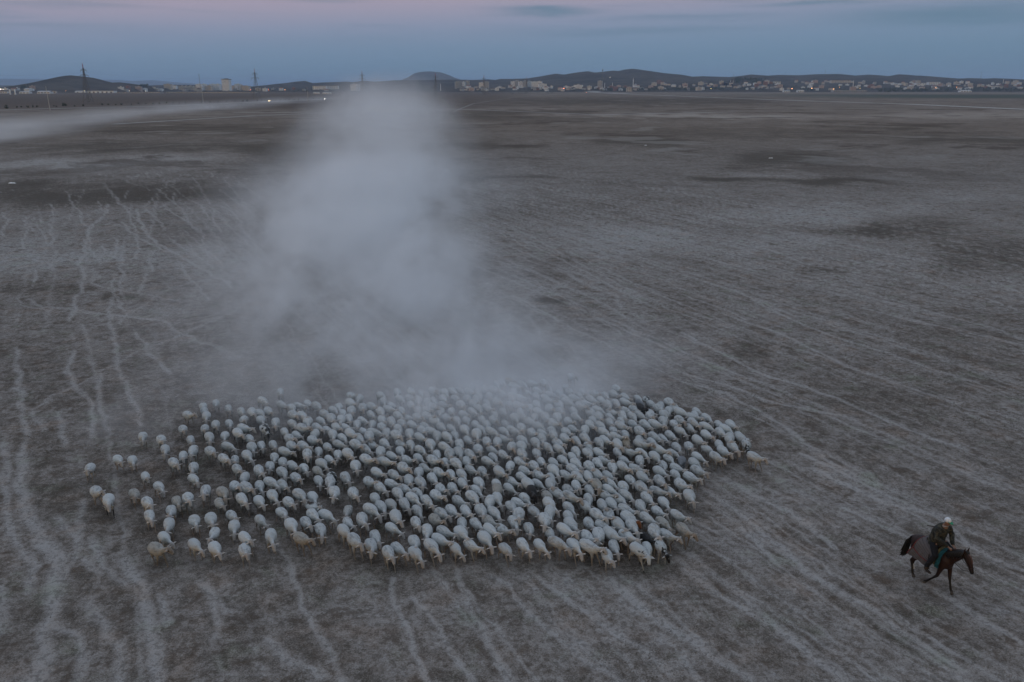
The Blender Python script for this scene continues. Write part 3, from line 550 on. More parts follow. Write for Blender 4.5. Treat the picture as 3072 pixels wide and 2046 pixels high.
for k, a in enumerate(ALL):
    x, y, st, px, py = a
    R = random.Random(900+k)
    i = R.randrange(15); me = SHEEP[i] if st == 'white' else SPECIAL[st]
    fi = math.radians(np.interp(px, [250, 900, 1500, 2300], [-64, -56, -50, -42])); q0 = at(px, py, .5); q1 = at(px+12*math.cos(fi), py-12*math.sin(fi), .5)
    rz = math.atan2(q1[1]-q0[1], q1[0]-q0[0])+R.gauss(0, .17); sc = .87*R.uniform(.86, 1.07)*(1.15 if st in ('ram','collar_black') else 1)
    z = float(ground_z(x, y))
    if k not in near: rest.append((i, st, x, y, z, rz, sc)); continue
    o = me_obj('sheep', me, None, (x, y, z), rz); o.scale = (sc, sc, sc)
    hz = ('held low','level','low','raised','hanging low','raised high','level','lowered','up','level')[i % 10]
    tn = ('ahead','half left','half right','ahead','ahead','left','right','ahead','ahead','half left')[i % 10]
    grp = 'white sheep of the running flock'
    if st != 'white':
        j = cnt.get(st, 0); cnt[st] = j+1; lab = UNIQ.get((st, j)) or SPLAB[st]
    elif k in front:
        q = front.index(k); n = len(front)
        lab = ('white sheep at the flock front edge, %s from its left end' % ORD[q]) if q < 20 else ('white sheep at the flock front edge, %s from its right end' % ORD[n-1-q]) if n-1-q < 20 else 'white sheep in the middle of the flock front edge, head %s' % hz
    else:
        zone = 'at the loose left end' if px < 520 else 'in the loose left part' if px < 700 else 'left of centre' if px < 880 else 'left of the spaced gap' if px < 1060 else 'near the flock centre' if px < 1240 else 'in the packed centre' if px < 1420 else 'beside the half hidden black sheep' if 1420 <= px < 1620 and 1420 < py < 1530 else 'right of centre' if px < 1620 else 'in the packed right part' if px < 1820 else 'near the right flank' if px < 2000 else 'in the right tip'
        row = 'second row' if py > 1640 else 'third row' if py > 1590 else 'fourth row' if py > 1545 else 'fifth row' if py > 1500 else 'middle rows' if py > 1450 else 'rear half'
        lab = 'white sheep, head %s, %s, %s' % (hz, row, zone)
    tag(o, lab, 'sheep', grp); byl.setdefault(lab, []).append((px, o))
# the sheep beyond the nearest three hundred, half lost in dust: one mass
vs, fs, cs = [], [], []; off = 0
lowmesh = {}
for i, st, x, y, z, rz, sc in rest:
    key = (i % 6, st)
    if key not in lowmesh:
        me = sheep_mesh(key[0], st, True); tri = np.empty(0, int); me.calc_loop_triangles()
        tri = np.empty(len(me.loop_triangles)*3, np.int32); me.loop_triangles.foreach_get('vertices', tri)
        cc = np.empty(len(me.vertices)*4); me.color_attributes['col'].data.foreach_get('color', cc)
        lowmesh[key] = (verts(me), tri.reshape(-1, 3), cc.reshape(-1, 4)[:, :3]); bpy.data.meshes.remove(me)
    v, tri, cc = lowmesh[key]; c, s = math.cos(rz)*sc, math.sin(rz)*sc
    w = np.stack([v[:, 0]*c-v[:, 1]*s+x, v[:, 0]*s+v[:, 1]*c+y, v[:, 2]*sc+z], 1)
    vs.append(w); fs.append(tri+off); off += len(v); cs.append(cc*random.uniform(.88, 1.06))
if rest:
    vs = np.concatenate(vs); fs = np.concatenate(fs); me = bpy.data.meshes.new('flock_rest')
    me.vertices.add(len(vs)); me.vertices.foreach_set('co', vs.ravel()); me.loops.add(len(fs)*3); me.loops.foreach_set('vertex_index', fs.ravel())
    me.polygons.add(len(fs)); me.polygons.foreach_set('loop_start', np.arange(len(fs))*3); me.update(calc_edges=True)
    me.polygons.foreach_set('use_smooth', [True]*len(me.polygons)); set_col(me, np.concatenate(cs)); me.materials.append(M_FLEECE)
    tag(me_obj('sheep_flock', me), 'rear of the sheep flock packed together in the rising dust', 'flock', kind='stuff')
# ------------------------------------------------------------------ hills
RIDGES = []
def sc3(x0, pts): return [(x0+a/3.066, 150+b/3.066) for a, b in pts]
def ridge_fn(pts, D, front, backd, seed, rough=.12):
    P = np.array([at_d(px, py, D) for px, py in pts]); X, Z = P[:, 0], np.maximum(P[:, 2], 0)
    L, Rr = X[0], X[-1]
    def fn(x, y):
        # follow the sight line to the crest so the profile is cut by real slopes, not a wall
        prof = np.interp(x, X, Z, left=0, right=0)
        s = np.where(y < D, (y-(D-front))/front, 1-(y-D)/backd); s = np.clip(s, 0, 1)
        w = fbm(x, y, 420, 3, seed)*.5+.5
        e = s**1.35*(1-(1-s)*.35*np.clip(w, 0, 1)); e = e*e*(3-2*e)*.35+e*.65
        h = prof*e*(1+rough*(1-s)*fbm(x, y, 260, 3, seed+3)*2)
        return np.maximum(h, 0)
    RIDGES.append((fn, L, Rr, D, front, backd)); return fn
def ridge_mesh(name, k, m, nx=260, ny=34):
    fn, L, Rr, D, front, backd = RIDGES[k]
    xs = np.linspace(L, Rr, nx); ys = np.concatenate([np.linspace(D-front, D, ny), np.linspace(D, D+backd, 10)[1:]])
    Xg, Yg = np.meshgrid(xs, ys); Zg = fn(Xg, Yg)-.35
    v = np.stack([Xg, Yg, Zg], -1).reshape(-1, 3); f = []
    for j in range(len(ys)-1):
        for i in range(nx-1): f.append((j*nx+i, j*nx+i+1, (j+1)*nx+i+1, (j+1)*nx+i))
    return me_obj(name, pydata(name, v, f, [m], None, True))
def hill_mat(name, a, b):
    m = bpy.data.materials.new(name); m.use_nodes = True; t = NT(m.node_tree); bs = m.node_tree.nodes['Principled BSDF']
    pos = t.new('ShaderNodeNewGeometry').outputs['Position']
    n = t.noise(pos, .006, 6, .65, .5); n2 = t.noise(pos, .03, 4, .6)
    c = t.mix(t.ss(t.m('ADD', n, t.m('MULTIPLY', t.m('SUBTRACT', n2, .5), .5)), .35, .65), a, b)
    t.put(bs.inputs['Base Color'], c); bs.inputs['Roughness'].default_value = 1; bs.inputs['Specular IOR Level'].default_value = 0
    return m
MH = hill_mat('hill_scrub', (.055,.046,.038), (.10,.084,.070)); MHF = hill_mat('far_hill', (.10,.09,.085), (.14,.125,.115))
cone = sc3(0, [(150,395),(260,362),(330,345),(440,290),(520,262),(600,235),(650,232),(740,240),(860,255),(950,283),(1000,300),(1100,296),(1200,308),(1300,322),(1350,335),(1420,380)])
ridge_fn(cone, 2900, 620, 500, 1)
mainr = sc3(0, [(1300,340),(1420,325),(1550,320),(1700,318),(1850,322),(2000,325),(2200,328)])+sc3(768, [(0,338),(250,325),(390,315),(420,296),(450,283),(480,292),(510,305),(620,297),(700,295),(830,290),(900,296),(1000,281),(1080,290),(1200,285),(1270,278),(1360,277),(1600,276),(1850,271),(2000,275),(2140,269),(2200,275),(2250,265)])+sc3(1536, [(0,265),(150,260),(300,235),(400,216),(480,225),(600,205),(700,194),(760,206),(830,200),(930,188),(980,192),(1030,180),(1110,171),(1200,182),(1400,212),(1550,225),(1650,245),(1750,240),(1900,245),(2000,248),(2100,238),(2200,224),(2300,232)])+sc3(2304, [(0,235),(100,228),(280,232),(440,222),(640,220),(760,238),(930,225),(1060,245),(1140,235),(1200,222),(1280,235),(1400,235),(1550,250),(1750,262),(1850,257),(1950,265),(2080,258),(2200,268),(2500,280),(2900,300)])
# a big ridge is split so that slopes stay narrow where it is low
ridge_fn(mainr, 4600, 2000, 900, 7)
ridge_fn(sc3(768, [(1300,300),(1340,275),(1400,250),(1460,212),(1520,200),(1600,196),(1700,205),(1760,225),(1830,255),(1880,272),(1930,300)]), 8200, 1500, 1500, 11)
ridge_fn([(-300,236),(0,236),(110,237),(250,240),(330,239),(400,243),(457,240),(520,246),(600,252),(700,256),(800,262)], 17000, 3000, 3000, 15)
ridge_fn([(-300,258),(0,256),(60,257),(120,257),(200,261)], 5200, 900, 900, 19)
ridge_fn(sc3(1536, [(1950,300),(2000,275),(2060,255),(2150,250),(2230,262),(2330,285),(2420,300)]), 3500, 600, 500, 23)
NAMES = ['cone hill behind the sheds on the left','long low ridge behind the town','flat-topped volcanic hill in the haze','far blue mountains on the left','low rise at the far left','dark wooded knoll in the town']
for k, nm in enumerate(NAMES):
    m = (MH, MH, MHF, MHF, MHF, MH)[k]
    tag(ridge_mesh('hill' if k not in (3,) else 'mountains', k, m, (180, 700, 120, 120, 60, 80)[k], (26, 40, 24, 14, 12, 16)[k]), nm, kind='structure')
def terrain(x, y):
    return max([0.0]+[float(r[0](np.array(x), np.array(y))) for r in RIDGES if r[1] < x < r[2] and r[3]-r[4] < y < r[3]+r[5]])
def land(px, py):
    """where the sight line of a photo pixel meets the land"""
    d = 1400.0
    while d < 6500:
        p = at_d(px, py, d)
        if p[2] <= terrain(p[0], d): return np.array((p[0], d, terrain(p[0], d)-.3))
        d += 20
    p = at_d(px, 268, 2600); return np.array((p[0], 2600, terrain(p[0], 2600)))
# ------------------------------------------------------------------ roads
M_DUSTROAD = mat('pale_dust', (.42,.41,.40), .95, .12, .3)
def strip(name, px_pts, w, label, m=M_DUSTROAD, dz=.05):
    P = [at(*p)[:2] for p in px_pts]; Q = []
    for a, b in zip(P[:-1], P[1:]):
        n = max(2, int(np.linalg.norm(b-a)/12)); Q += [a+(b-a)*k/n for k in range(n)]
    Q.append(P[-1]); v = []; f = []
    for i, q in enumerate(Q):
        t = Q[min(i+1, len(Q)-1)]-Q[max(i-1, 0)]; t = t/np.linalg.norm(t); nn = np.array((-t[1], t[0]))*w/2*(1+.25*vnoise(np.array(i/4.0), np.array(3.0), 4))
        for s in (-1, 1):
            p = q+nn*s; v.append((p[0], p[1], float(ground_z(p[0], p[1]))+dz))
        if i: f.append((2*i-2, 2*i-1, 2*i+1, 2*i))
    return tag(me_obj(name, pydata(name, v, f, [m])), label, kind='structure')
MT = mat('worn_track', (.22,.205,.19), .95, .15, .3)
strip('road', [(1752,275.2),(1900,283),(2100,291),(2304,298.6),(2750,313.5),(3072,328),(3300,337)], 8, 'pale dust road on the right')
strip('road', [(-200,336),(0,330.5),(240,323.5),(489,318.5),(768,306),(1000,297)], 6, 'dirt road across the plain on the left', dz=.08)
strip('path', [(1360,335),(1420,311),(1536,293),(1640,284.5),(1700,281)], 1.6, 'farm track at the centre', MT, .06)
strip('path', [(700,338),(1000,338),(1230,326),(1440,330),(1800,345),(2200,336)], 2.5, 'faint track across the plain', dz=.09)
strip('path', [(340,373),(760,348),(1000,338.5)], 2.5, 'faint pale track on the left', dz=.11)
# ------------------------------------------------------------------ pylons, poles, masts
M_STEEL = mat('galvanised_steel', (.16,.16,.17), .6, metal=.3); M_RED = mat('red_paint', (.35,.06,.05), .6); M_CONC = mat('pale_concrete', (.45,.44,.42), .85, .15, 2)
M_INS = mat('insulator', (.12,.09,.08), .4)
def make_pylon():
    r = empty('power_pylon'); H = 38.0
    hw = lambda z: 3.4-2.75*min(z/27, 1) if z < 27 else .65-.45*(z-27)/11
    t = MB(); lv = [0, 5.5, 10.5, 15, 19, 22.5, 25.5, 28, 30.5, 33]
    for sx in (-1, 1):
        for sy in (-1, 1):
            for a, b in zip(lv[:-1], lv[1:]): t.bar((sx*hw(a), sy*hw(a), a), (sx*hw(b), sy*hw(b), b), .20)
    for a, b in zip(lv[:-1], lv[1:]):
        for s in (-1, 1):
            t.bar((-hw(a), s*hw(a), a), (hw(b), s*hw(b), b), .10); t.bar((hw(a), s*hw(a), a), (-hw(b), s*hw(b), b), .10)
            t.bar((s*hw(a), -hw(a), a), (s*hw(b), hw(b), b), .10); t.bar((s*hw(a), hw(a), a), (s*hw(b), -hw(b), b), .10)
        t.bar((-hw(b), -hw(b), b), (hw(b), -hw(b), b), .06); t.bar((-hw(b), hw(b), b), (hw(b), hw(b), b), .06)
    t.build('tower_frame', M_STEEL, r)
    p = MB()
    for sx in (-1, 1):
        for sy in (-1, 1): p.bar((sx*hw(33), sy*hw(33), 33), (0, 0, H), .09)
    p.bar((-.3, 0, 35), (.3, 0, 35), .06); p.build('peak', M_RED, r)
    for z, L in ((26, 6.6), (31, 4.6)):
        for s in (-1, 1):
            a = MB(); a.bar((s*hw(z), .4, z), (s*L, 0, z), .17); a.bar((s*hw(z), -.4, z), (s*L, 0, z), .17); a.bar((s*hw(z+1.8), 0, z+1.8), (s*L, 0, z+.1), .14)
            for q in (.35, .65): a.bar((s*(hw(z)+(L-hw(z))*q), 0, z), (s*(hw(z)+(L-hw(z))*(q+.1)), 0, z+1.8*(1-q)*.8), .05)
            a.build('cross_arm', M_STEEL, r)
            i = MB(); 
            for k in range(4): i.loft([((s*L, 0, z-.1-k*.45), .13, .13), ((s*L, 0, z-.5-k*.45), .13, .13)], 6, up=(1,0,0))
            i.build('insulator', M_INS, r)
    return r
def copy_tree(o):
    c = o.copy(); COL.objects.link(c)
    for ch in o.children:
        d = ch.copy(); COL.objects.link(d); d.parent = c
        for g in ch.children: e = g.copy(); COL.objects.link(e); e.parent = d
    return c
py_px = [(258,194,'tall lattice pylon in front of the cone hill at the left'),(768,209,'lattice pylon standing right of the white tower block'),(1088,215,'lattice pylon behind the upper left of the dust plume'),(1307,221,'lattice pylon in front of the flat-topped hill'),(1452,227,'small lattice pylon right of the flat-topped hill'),(1580,231,'farthest tiny lattice pylon above the apartment blocks')]
pyl = make_pylon(); pyls = []
for k, (px, py, lab) in enumerate(py_px):
    d = (38-CH)*2507/(262-py)*.985; o = pyl if k == 0 else copy_tree(pyl)
    p = at_d(px, 262, d); o.location = (p[0], p[1], 0); o.rotation_euler = (0, 0, math.radians(-28)); pyls.append(o)
    tag(o, lab, 'pylon', 'pylons of the power line crossing the plain')
# cables strung from pylon to pylon
LN = np.array([tuple(o.location) for o in pyls]); ext = [LN[0]*2-LN[1]]+list(LN)
M_WIRE = mat('cable', (.06,.06,.065), .5)
cw = MB(); ca = math.radians(-28)
for (z, L) in ((24.1, 6.6), (29.1, 4.6)):
    for s in (-1, 1):
        for a, b in zip(ext[:-1], ext[1:]):
            o = np.array((math.cos(ca)*s*L, math.sin(ca)*s*L, z)); N = 8
            pts = [(a+(b-a)*q/N)+o-np.array((0, 0, 5*(1-(2*q/N-1)**2))) for q in range(N+1)]
            for p, q in zip(pts[:-1], pts[1:]): cw.bar(p, q, .012, n=3)
tag(cw.build('power_cables', M_WIRE), 'sagging power cables strung between the lattice pylons', 'cables', kind='stuff')
def make_pole():
    r = empty('utility_pole'); a = MB(); a.bar((0,0,-.3), (0,0,15.2), .22, .13, 8); a.build('post', M_CONC, r)
    b = MB(); b.bar((-1.1,0,14.4), (1.1,0,14.4), .07); b.build('cross_arm', M_STEEL, r)
    for x in (-1, 0, 1):
        c = MB(); c.bar((x,0,14.45 if x else 15.2), (x,0,14.8 if x else 15.55), .06, .05, 6); c.build('insulator', M_INS, r)
    return r
pole = make_pole()
for k, (px, py, lab) in enumerate([(150.5,331,'pale concrete utility pole nearest the camera, far left'),(611,314,'thin pale utility pole rising from the dusty road'),(925,305.5,'faint third utility pole left of the dust plume')]):
    o = pole if k == 0 else copy_tree(pole); p = at(px, py); o.location = (p[0], p[1], 0); tag(o, lab, 'utility pole', 'utility poles along the left road')
    if k == 0: o.rotation_euler = (0, math.radians(-1.0), .3)
def mast(px, top, d, w, lab):
    p = at_d(px, top, d); z0 = terrain(p[0], d)-1; H = p[2]-z0
    r = empty('radio_mast', (p[0], d, z0)); m = MB(); n = 10
    for i in range(n):
        a, b = H*i/n, H*(i+1)/n; wa, wb = w*(1-.7*i/n), w*(1-.7*(i+1)/n)
        for k in range(3):
            an, a2 = k*2.094, (k+1)*2.094
            m.bar((wa*math.cos(an), wa*math.sin(an), a), (wb*math.cos(an), wb*math.sin(an), b), .12)
            m.bar((wa*math.cos(an), wa*math.sin(an), a), (wb*math.cos(a2), wb*math.sin(a2), b), .08)
    m.build('mast_frame', M_STEEL, r); h = MB(); h.box(-w*.35, w*.35, -w*.35, w*.35, H*.93, H); h.bar((0,0,H), (0,0,H*1.03), .1); h.build('antenna', M_STEEL, r)
    tag(r, lab, 'mast', 'masts on the skyline')
mast(596.5, 222, 2400, 1.6, 'thin crane-like mast left of the white tower block')
mast(1808, 208, 1900, 2.6, 'thick dark lattice mast left of the tall minaret')
mast(2201, 223, 3400, 1.6, 'thin mast rising from the dark wooded knoll')
mast(2357, 216, 4600, 1.6, 'faint mast on the ridge right of the wooded knoll')
mast(2477, 208, 4600, 2.0, 'tallest mast on the right-hand ridge')
mast(2945, 216, 4600, 2.0, 'mast on the ridge at the far right')
# ------------------------------------------------------------------ town
WALLS = [mat('wall_white', (.74,.76,.79), .85, .08, .3), mat('wall_cream', (.55,.50,.45), .85, .08, .3), mat('wall_pink', (.46,.36,.33), .85, .08, .3), mat('wall_grey', (.40,.40,.41), .85, .08, .3), mat('wall_brick', (.24,.13,.10), .85, .1, .3)]
ROOFS = [mat('roof_tile', (.20,.085,.06), .85, .15, .8), mat('roof_brown', (.10,.07,.06), .85, .15, .8), mat('roof_metal', (.32,.33,.35), .5, .1, .5)]
M_WIN = mat('window_glass', (.03,.035,.045), .25, spec=.6)
def house_mesh(w, d, h, wall, roof, kind):
    m = MB(); m.box(-w/2, w/2, -d/2, d/2, -4, h, 0)
    if kind == 'hip':
        e = .5; v = [(-w/2-e,-d/2-e,h),(w/2+e,-d/2-e,h),(w/2+e,d/2+e,h),(-w/2-e,d/2+e,h),(-w/4,0,h+d*.26),(w/4,0,h+d*.26)]
        m.add(v, [(0,1,5,4),(1,2,5),(2,3,4,5),(3,0,4),(3,2,1,0)], 1)
    elif kind == 'gable':
        e = .4; v = [(-w/2-e,-d/2-e,h),(w/2+e,-d/2-e,h),(w/2+e,d/2+e,h),(-w/2-e,d/2+e,h),(-w/2-e,0,h+d*.3),(w/2+e,0,h+d*.3)]
        m.add(v, [(0,1,5,4),(2,3,4,5),(1,2,5),(3,0,4),(3,2,1,0)], 1)
    else:
        m.box(-w/2-.15, w/2+.15, -d/2-.15, d/2+.15, h, h+.7, 1); m.box(-w*.12, w*.1, -d*.1, d*.2, h+.7, h+2.6, 0)
    fl = max(1, int(h/3.0)); nw = max(2, int(w/3.2))
    for f in range(fl):
        for k in range(nw):
            x = -w/2+(k+.5)*w/nw; m.box(x-.6, x+.6, -d/2-.06, -d/2+.02, f*h/fl+.9, f*h/fl+2.2, 2)
            m.box(x-.6, x+.6, d/2-.02, d/2+.06, f*h/fl+.9, f*h/fl+2.2, 2)
    if kind == 'flat' and h > 8:
        for f in range(1, fl):
            m.box(-w*.3, w*.3, -d/2-1.2, -d/2-.07, f*h/fl-.15, f*h/fl+.75, 0)
    return m.mesh('house', [wall, roof, M_WIN])
HM = []; R = random.Random(42)
for k in range(26):
    kd = R.choice(['hip','hip','gable','flat','flat']); h = R.choice([5.5, 6, 8.5, 9, 11]); w = R.uniform(9, 19); d = R.uniform(8, 12)
    wi = R.choice([0,0,1,1,2,3,4]); ri = 2 if kd == 'flat' else R.choice([0,0,1,2])
    HM.append((house_mesh(w, d, h, WALLS[wi], ROOFS[ri], kd), ('white','cream','pinkish','grey','brick')[wi], ('red tiled','dark','pale metal')[ri] if kd != 'flat' else 'flat', kd, w))
AM = [(house_mesh(w, 14, h, WALLS[wi], ROOFS[ri], 'flat'), c) for w, h, wi, ri, c in ((22, 22, 0, 2, 'white'), (26, 16, 1, 1, 'cream'), (18, 26, 3, 2, 'grey'), (34, 14, 0, 1, 'white'))]
nh = 0; occupied = []
def put_house(px, py, me, col, roof, where, grp, minpx=7):
    global nh
    if any(abs(px-a) < minpx and abs(py-b) < 3.0 for a, b in occupied): return
    occupied.append((px, py)); p = land(px, py)
    o = me_obj('town_house', me, None, tuple(p), R.gauss(0, .5)+math.atan2(-p[0], p[1])*.5)
    s = R.uniform(.85, 1.1); o.scale = (s, s, s); nh += 1
    tag(o, '%s house with %s roof %s' % (col, roof, where), 'house', grp)
for k in range(175):
    px = R.uniform(1960, 3080); u = R.random(); lo = 250 if px < 2300 else 247 if px < 2750 else 250
    py = lo+u**1.2*(272-lo); me, c, rf, kd, w = R.choice(HM)
    wh = 'below the wooded knoll' if px < 2300 else 'on the slope under the tallest mast' if px < 2620 else 'near the white factory halls' if px < 2850 else 'at the far right end of town'
    put_house(px, py, me, c, rf, wh, 'small houses spread over the town')
for k in range(95):
    px = R.uniform(1370, 1960); py = R.uniform(262, 274); me, c, rf, kd, w = R.choice(HM)
    wh = 'left of the tall minaret' if px > 1700 else 'in front of the white apartment row' if px > 1520 else 'just right of the dust plume'
    put_house(px, py, me, c, rf, wh, 'small houses spread over the town')
for k in range(44):
    px = R.uniform(360, 1040) if k > 8 else R.uniform(-20, 100); py = R.uniform(268, 275); me, c, rf, kd, w = R.choice(HM)
    wh = 'at the far left edge' if px < 120 else 'right of the cone hill' if px < 560 else 'beside the white tower block' if px < 780 else 'left of the dust plume'
    put_house(px, py, me, c, rf, wh, 'small houses spread over the town')
na = 0
for px, py, i in [(1372,266,2),(1380,265,2),(1391,264,0),(1402,264,2),(1446,265,0),(1460,266,2),(1541,261,0),(1551,261,2),(1563,262,0),(1575,262,2),(1588,261,0),(1603,262,0),(1618,262,0),(1627,262,3),(1735,266,3),(1800,264,2),(505,267,1),(520,267,3),(548,271,1),(560,271,1),(573,271,1),(600,272,0),(613,271,0),(628,272,1),(641,271,0),(655,271,0),(705,271,1),(716,271,0),(728,271,1),(740,272,1),(1062,272,0),(1070,272,0)]:
    p = land(px, py); me, c = AM[i]; o = me_obj('apartment_block', me, None, tuple(p), R.gauss(0, .2)); na += 1
    wh = 'just right of the dust plume' if 1300 < px < 1480 else 'in the row above the central houses' if px < 1700 and px > 1480 else 'near the dark mast' if px > 1700 else 'in the row beside the white tower block' if px < 800 else 'left of the dust plume'
    tag(o, '%s flat-roofed apartment block %s' % (c, wh), 'apartment block', 'apartment blocks of the town')
# the white tower block
p = land(682, 272.5); D = p[1]; s = D/2400
r = empty('tower_block', tuple(p)); w = MB(); w.box(-10.2*s, 10.2*s, -11*s, 11*s, -3, 31*s, 0); w.build('wall', [WALLS[0]], r)
w = MB(); w.box(-11*s, 11*s, -11.7*s, 11.7*s, 31*s, 32.4*s); w.loft([((0,0,32.4*s), 9*s, 9*s), ((0,0,34*s), 4*s, 4*s)], 8, up=(1,0,0)); w.build('roof', [ROOFS[1]], r)
for f in range(9):
    for k in range(6):
        w = MB(); x = (-8.6+k*3.44)*s; w.box(x-.6*s, x+.6*s, -11.08*s, -11.0*s, (1.6+f*3.3)*s, (2.7+f*3.3)*s); w.build('window', [M_WIN], r)
tag(r, 'tall white square tower block with a dark cap roof', 'tower block')
# long white buildings and sheds
def block(name, px0, px1, py0, py1, wall, roof, lab, cat, doors=0, gable=False):
    p = land((px0+px1)/2, py1); a = at_d(px0, py1, p[1]); b = at_d(px1, py1, p[1]); W_ = b[0]-a[0]; h = (at_d(px0, py0, p[1])[2]-a[2])
    r = empty(name, tuple(p)); m = MB(); dd = min(22, W_*.5); m.box(-W_/2, W_/2, 0, dd, -2, h, 0); m.build('wall', [wall], r)
    m = MB()
    if gable: m.add([(-W_/2-.3,-.3,h),(W_/2+.3,-.3,h),(W_/2+.3,dd+.3,h),(-W_/2-.3,dd+.3,h),(-W_/2-.3,dd/2,h+dd*.15),(W_/2+.3,dd/2,h+dd*.15)], [(0,1,5,4),(2,3,4,5),(1,2,5),(3,0,4),(3,2,1,0)])
    else: m.box(-W_/2-.3, W_/2+.3, -.3, dd+.3, h, h+.6)
    m.build('roof', [roof], r)
    for k in range(doors):
        x = -W_/2+(k+.5)*W_/doors; m = MB(); m.box(x-2, x+2, -.12, 0, 0, min(4.5, h*.7)); m.build('door', [M_WIN], r)
    if not doors:
        n = max(3, int(W_/7)); fl = max(1, int(h/3.6))
        for f in range(fl):
            m = MB()
            for k in range(n):
                x = -W_/2+(k+.5)*W_/n; m.box(x-W_/n*.3, x+W_/n*.3, -.1, 0, h*(f+.3)/fl, h*(f+.72)/fl)
            m.build('window_row', [M_WIN], r)
    tag(r, lab, cat)
Wt, Cr, Gy = WALLS[0], WALLS[1], WALLS[3]; Mt, Bn, Tl = ROOFS[2], ROOFS[1], ROOFS[0]
block('warehouse', 262, 340, 272.5, 279, Wt, Mt, 'long pale warehouse with dark doors below the cone hill', 'warehouse', 6)
block('warehouse', 225, 258, 274.5, 278, Wt, Mt, 'low pale shed adjoining the long warehouse', 'shed', 2, True)
block('warehouse', 112, 150, 275, 281, Wt, Mt, 'low white shed behind the utility pole', 'shed', 0, True)
block('warehouse', 148, 167, 272.5, 280, Cr, Bn, 'beige block right of the white shed and utility pole', 'shed')
block('warehouse', 58, 88, 276, 281, Wt, Mt, 'curved pale shed left of the utility pole', 'shed', 0, True)
block('warehouse', 0, 22, 274, 280, Wt, Tl, 'white workshop at the left picture edge', 'workshop')
block('greenhouse', 350, 480, 277, 280, Gy, Mt, 'long low grey greenhouse row right of the warehouse', 'greenhouse', 0)
block('greenhouse', 500, 765, 276.3, 279.5, Gy, Mt, 'very long low pale greenhouse row below the tower block', 'greenhouse', 0)
block('warehouse', 940, 957, 277.5, 281.5, Wt, Mt, 'small white shed left of its larger twin in the field', 'shed', 0, True)
block('warehouse', 968, 992, 278, 282, Wt, Mt, 'white shed standing alone in the field left of the plume', 'shed', 0, True)
block('school', 938, 978, 257.5, 269, Wt, Bn, 'long white school-like building left of the dust plume', 'building')
block('school', 982, 1014, 257.5, 268, Wt, Bn, 'second long white building nearer the dust plume', 'building')
block('factory', 2748, 2778, 249, 255.5, Wt, Mt, 'white factory hall on the right slope', 'factory')
block('factory', 2786, 2822, 246, 255, Wt, Mt, 'larger white factory hall right of its neighbour', 'factory')
block('factory', 2494, 2552, 241, 248.5, Cr, Tl, 'long pinkish building high on the slope under the tallest mast', 'building')
block('factory', 2306, 2342, 245.5, 250, Wt, Mt, 'low white hall high at the left of the right-hand slope', 'hall')
block('factory', 2655, 2678, 248, 252, Wt, Tl, 'white hall with red roof in the middle of the right town', 'hall')
block('warehouse', 2500, 2600, 271, 275.5, Gy, Mt, 'long low grey shed at the foot of the right town', 'shed', 0)
block('warehouse', 2350, 2370, 272.5, 276.5, Wt, Mt, 'white shed left of the dark trees on the right', 'shed', 0, True)
block('warehouse', 2392, 2412, 271, 276.5, Wt, Mt, 'white gabled barn below the right town', 'barn', 0, True)
block('factory', 1824, 1895, 261, 264, Gy, Mt, 'long low grey hall left of the tall minaret', 'hall')
block('warehouse', 1705, 1742, 258.5, 263.5, Wt, Mt, 'long white hall right of the apartment row', 'hall')
block('warehouse', 1879, 1896, 264, 275, Cr, Bn, 'beige block below the tall minaret', 'building')
block('barn', 2882, 2914, 272, 276.5, Wt, Mt, 'white shed in front of the dark trees at right', 'shed', 0, True)
# silos
for px, lab in ((31.5, 'pale silo at the left'), (46.5, 'second pale silo beside the first')):
    p = land(px, 284); m = MB(); m.loft([((0,0,-1), 1.6, 1.6), ((0,0,9.5), 1.6, 1.6), ((0,0,10.8), .4, .4)], 12, up=(1,0,0)); o = m.build('silo', WALLS[0], None, tuple(p)); tag(o, lab+' edge of the town', 'silo')
# mosque and minarets
def minaret(px, y0, y1, lab):
    p = land(px, y1); h = at_d(px, y0, p[1])[2]-p[2]; w = .022*h+.5
    r = empty('minaret', tuple(p)); m = MB(); m.loft([((0,0,-2), w*1.3, w*1.3), ((0,0,h*.2), w*1.2, w*1.2), ((0,0,h*.22), w, w), ((0,0,h*.86), w*.9, w*.9)], 8, up=(1,0,0)); m.build('shaft', WALLS[0], r)
    m = MB(); m.loft([((0,0,h*.64), w, w), ((0,0,h*.66), w*1.6, w*1.6), ((0,0,h*.68), w*1.6, w*1.6)], 10, up=(1,0,0)); m.build('balcony', WALLS[0], r)
    m = MB(); m.loft([((0,0,h*.86), w*1.1, w*1.1), ((0,0,h), .08, .08)], 8, up=(1,0,0)); m.build('spire', ROOFS[2], r); tag(r, lab, 'minaret', 'minarets of the town')
minaret(1899, 232, 263, 'tall white minaret left of the pale dome'); minaret(1814, 247, 263, 'short minaret beside the thick dark mast'); minaret(1837, 246, 262, 'thin minaret between the dark mast and the tall minaret')
minaret(2191, 240, 252, 'left one of twin minarets on the wooded knoll'); minaret(2199, 240, 251, 'right one of twin minarets on the wooded knoll'); minaret(2559, 239, 259, 'minaret at the end of the long pinkish building')
minaret(2618, 247, 259, 'minaret below the right-hand ridge dip'); minaret(3009, 236, 250, 'minaret near the far right edge'); minaret(1322, 249, 272, 'pale minaret seen through the dust plume')
p = land(1906, 263); r = empty('mosque', tuple(p)); m = MB(); m.box(-8, 8, -7, 9, -2, 7); m.build('wall', WALLS[0], r)
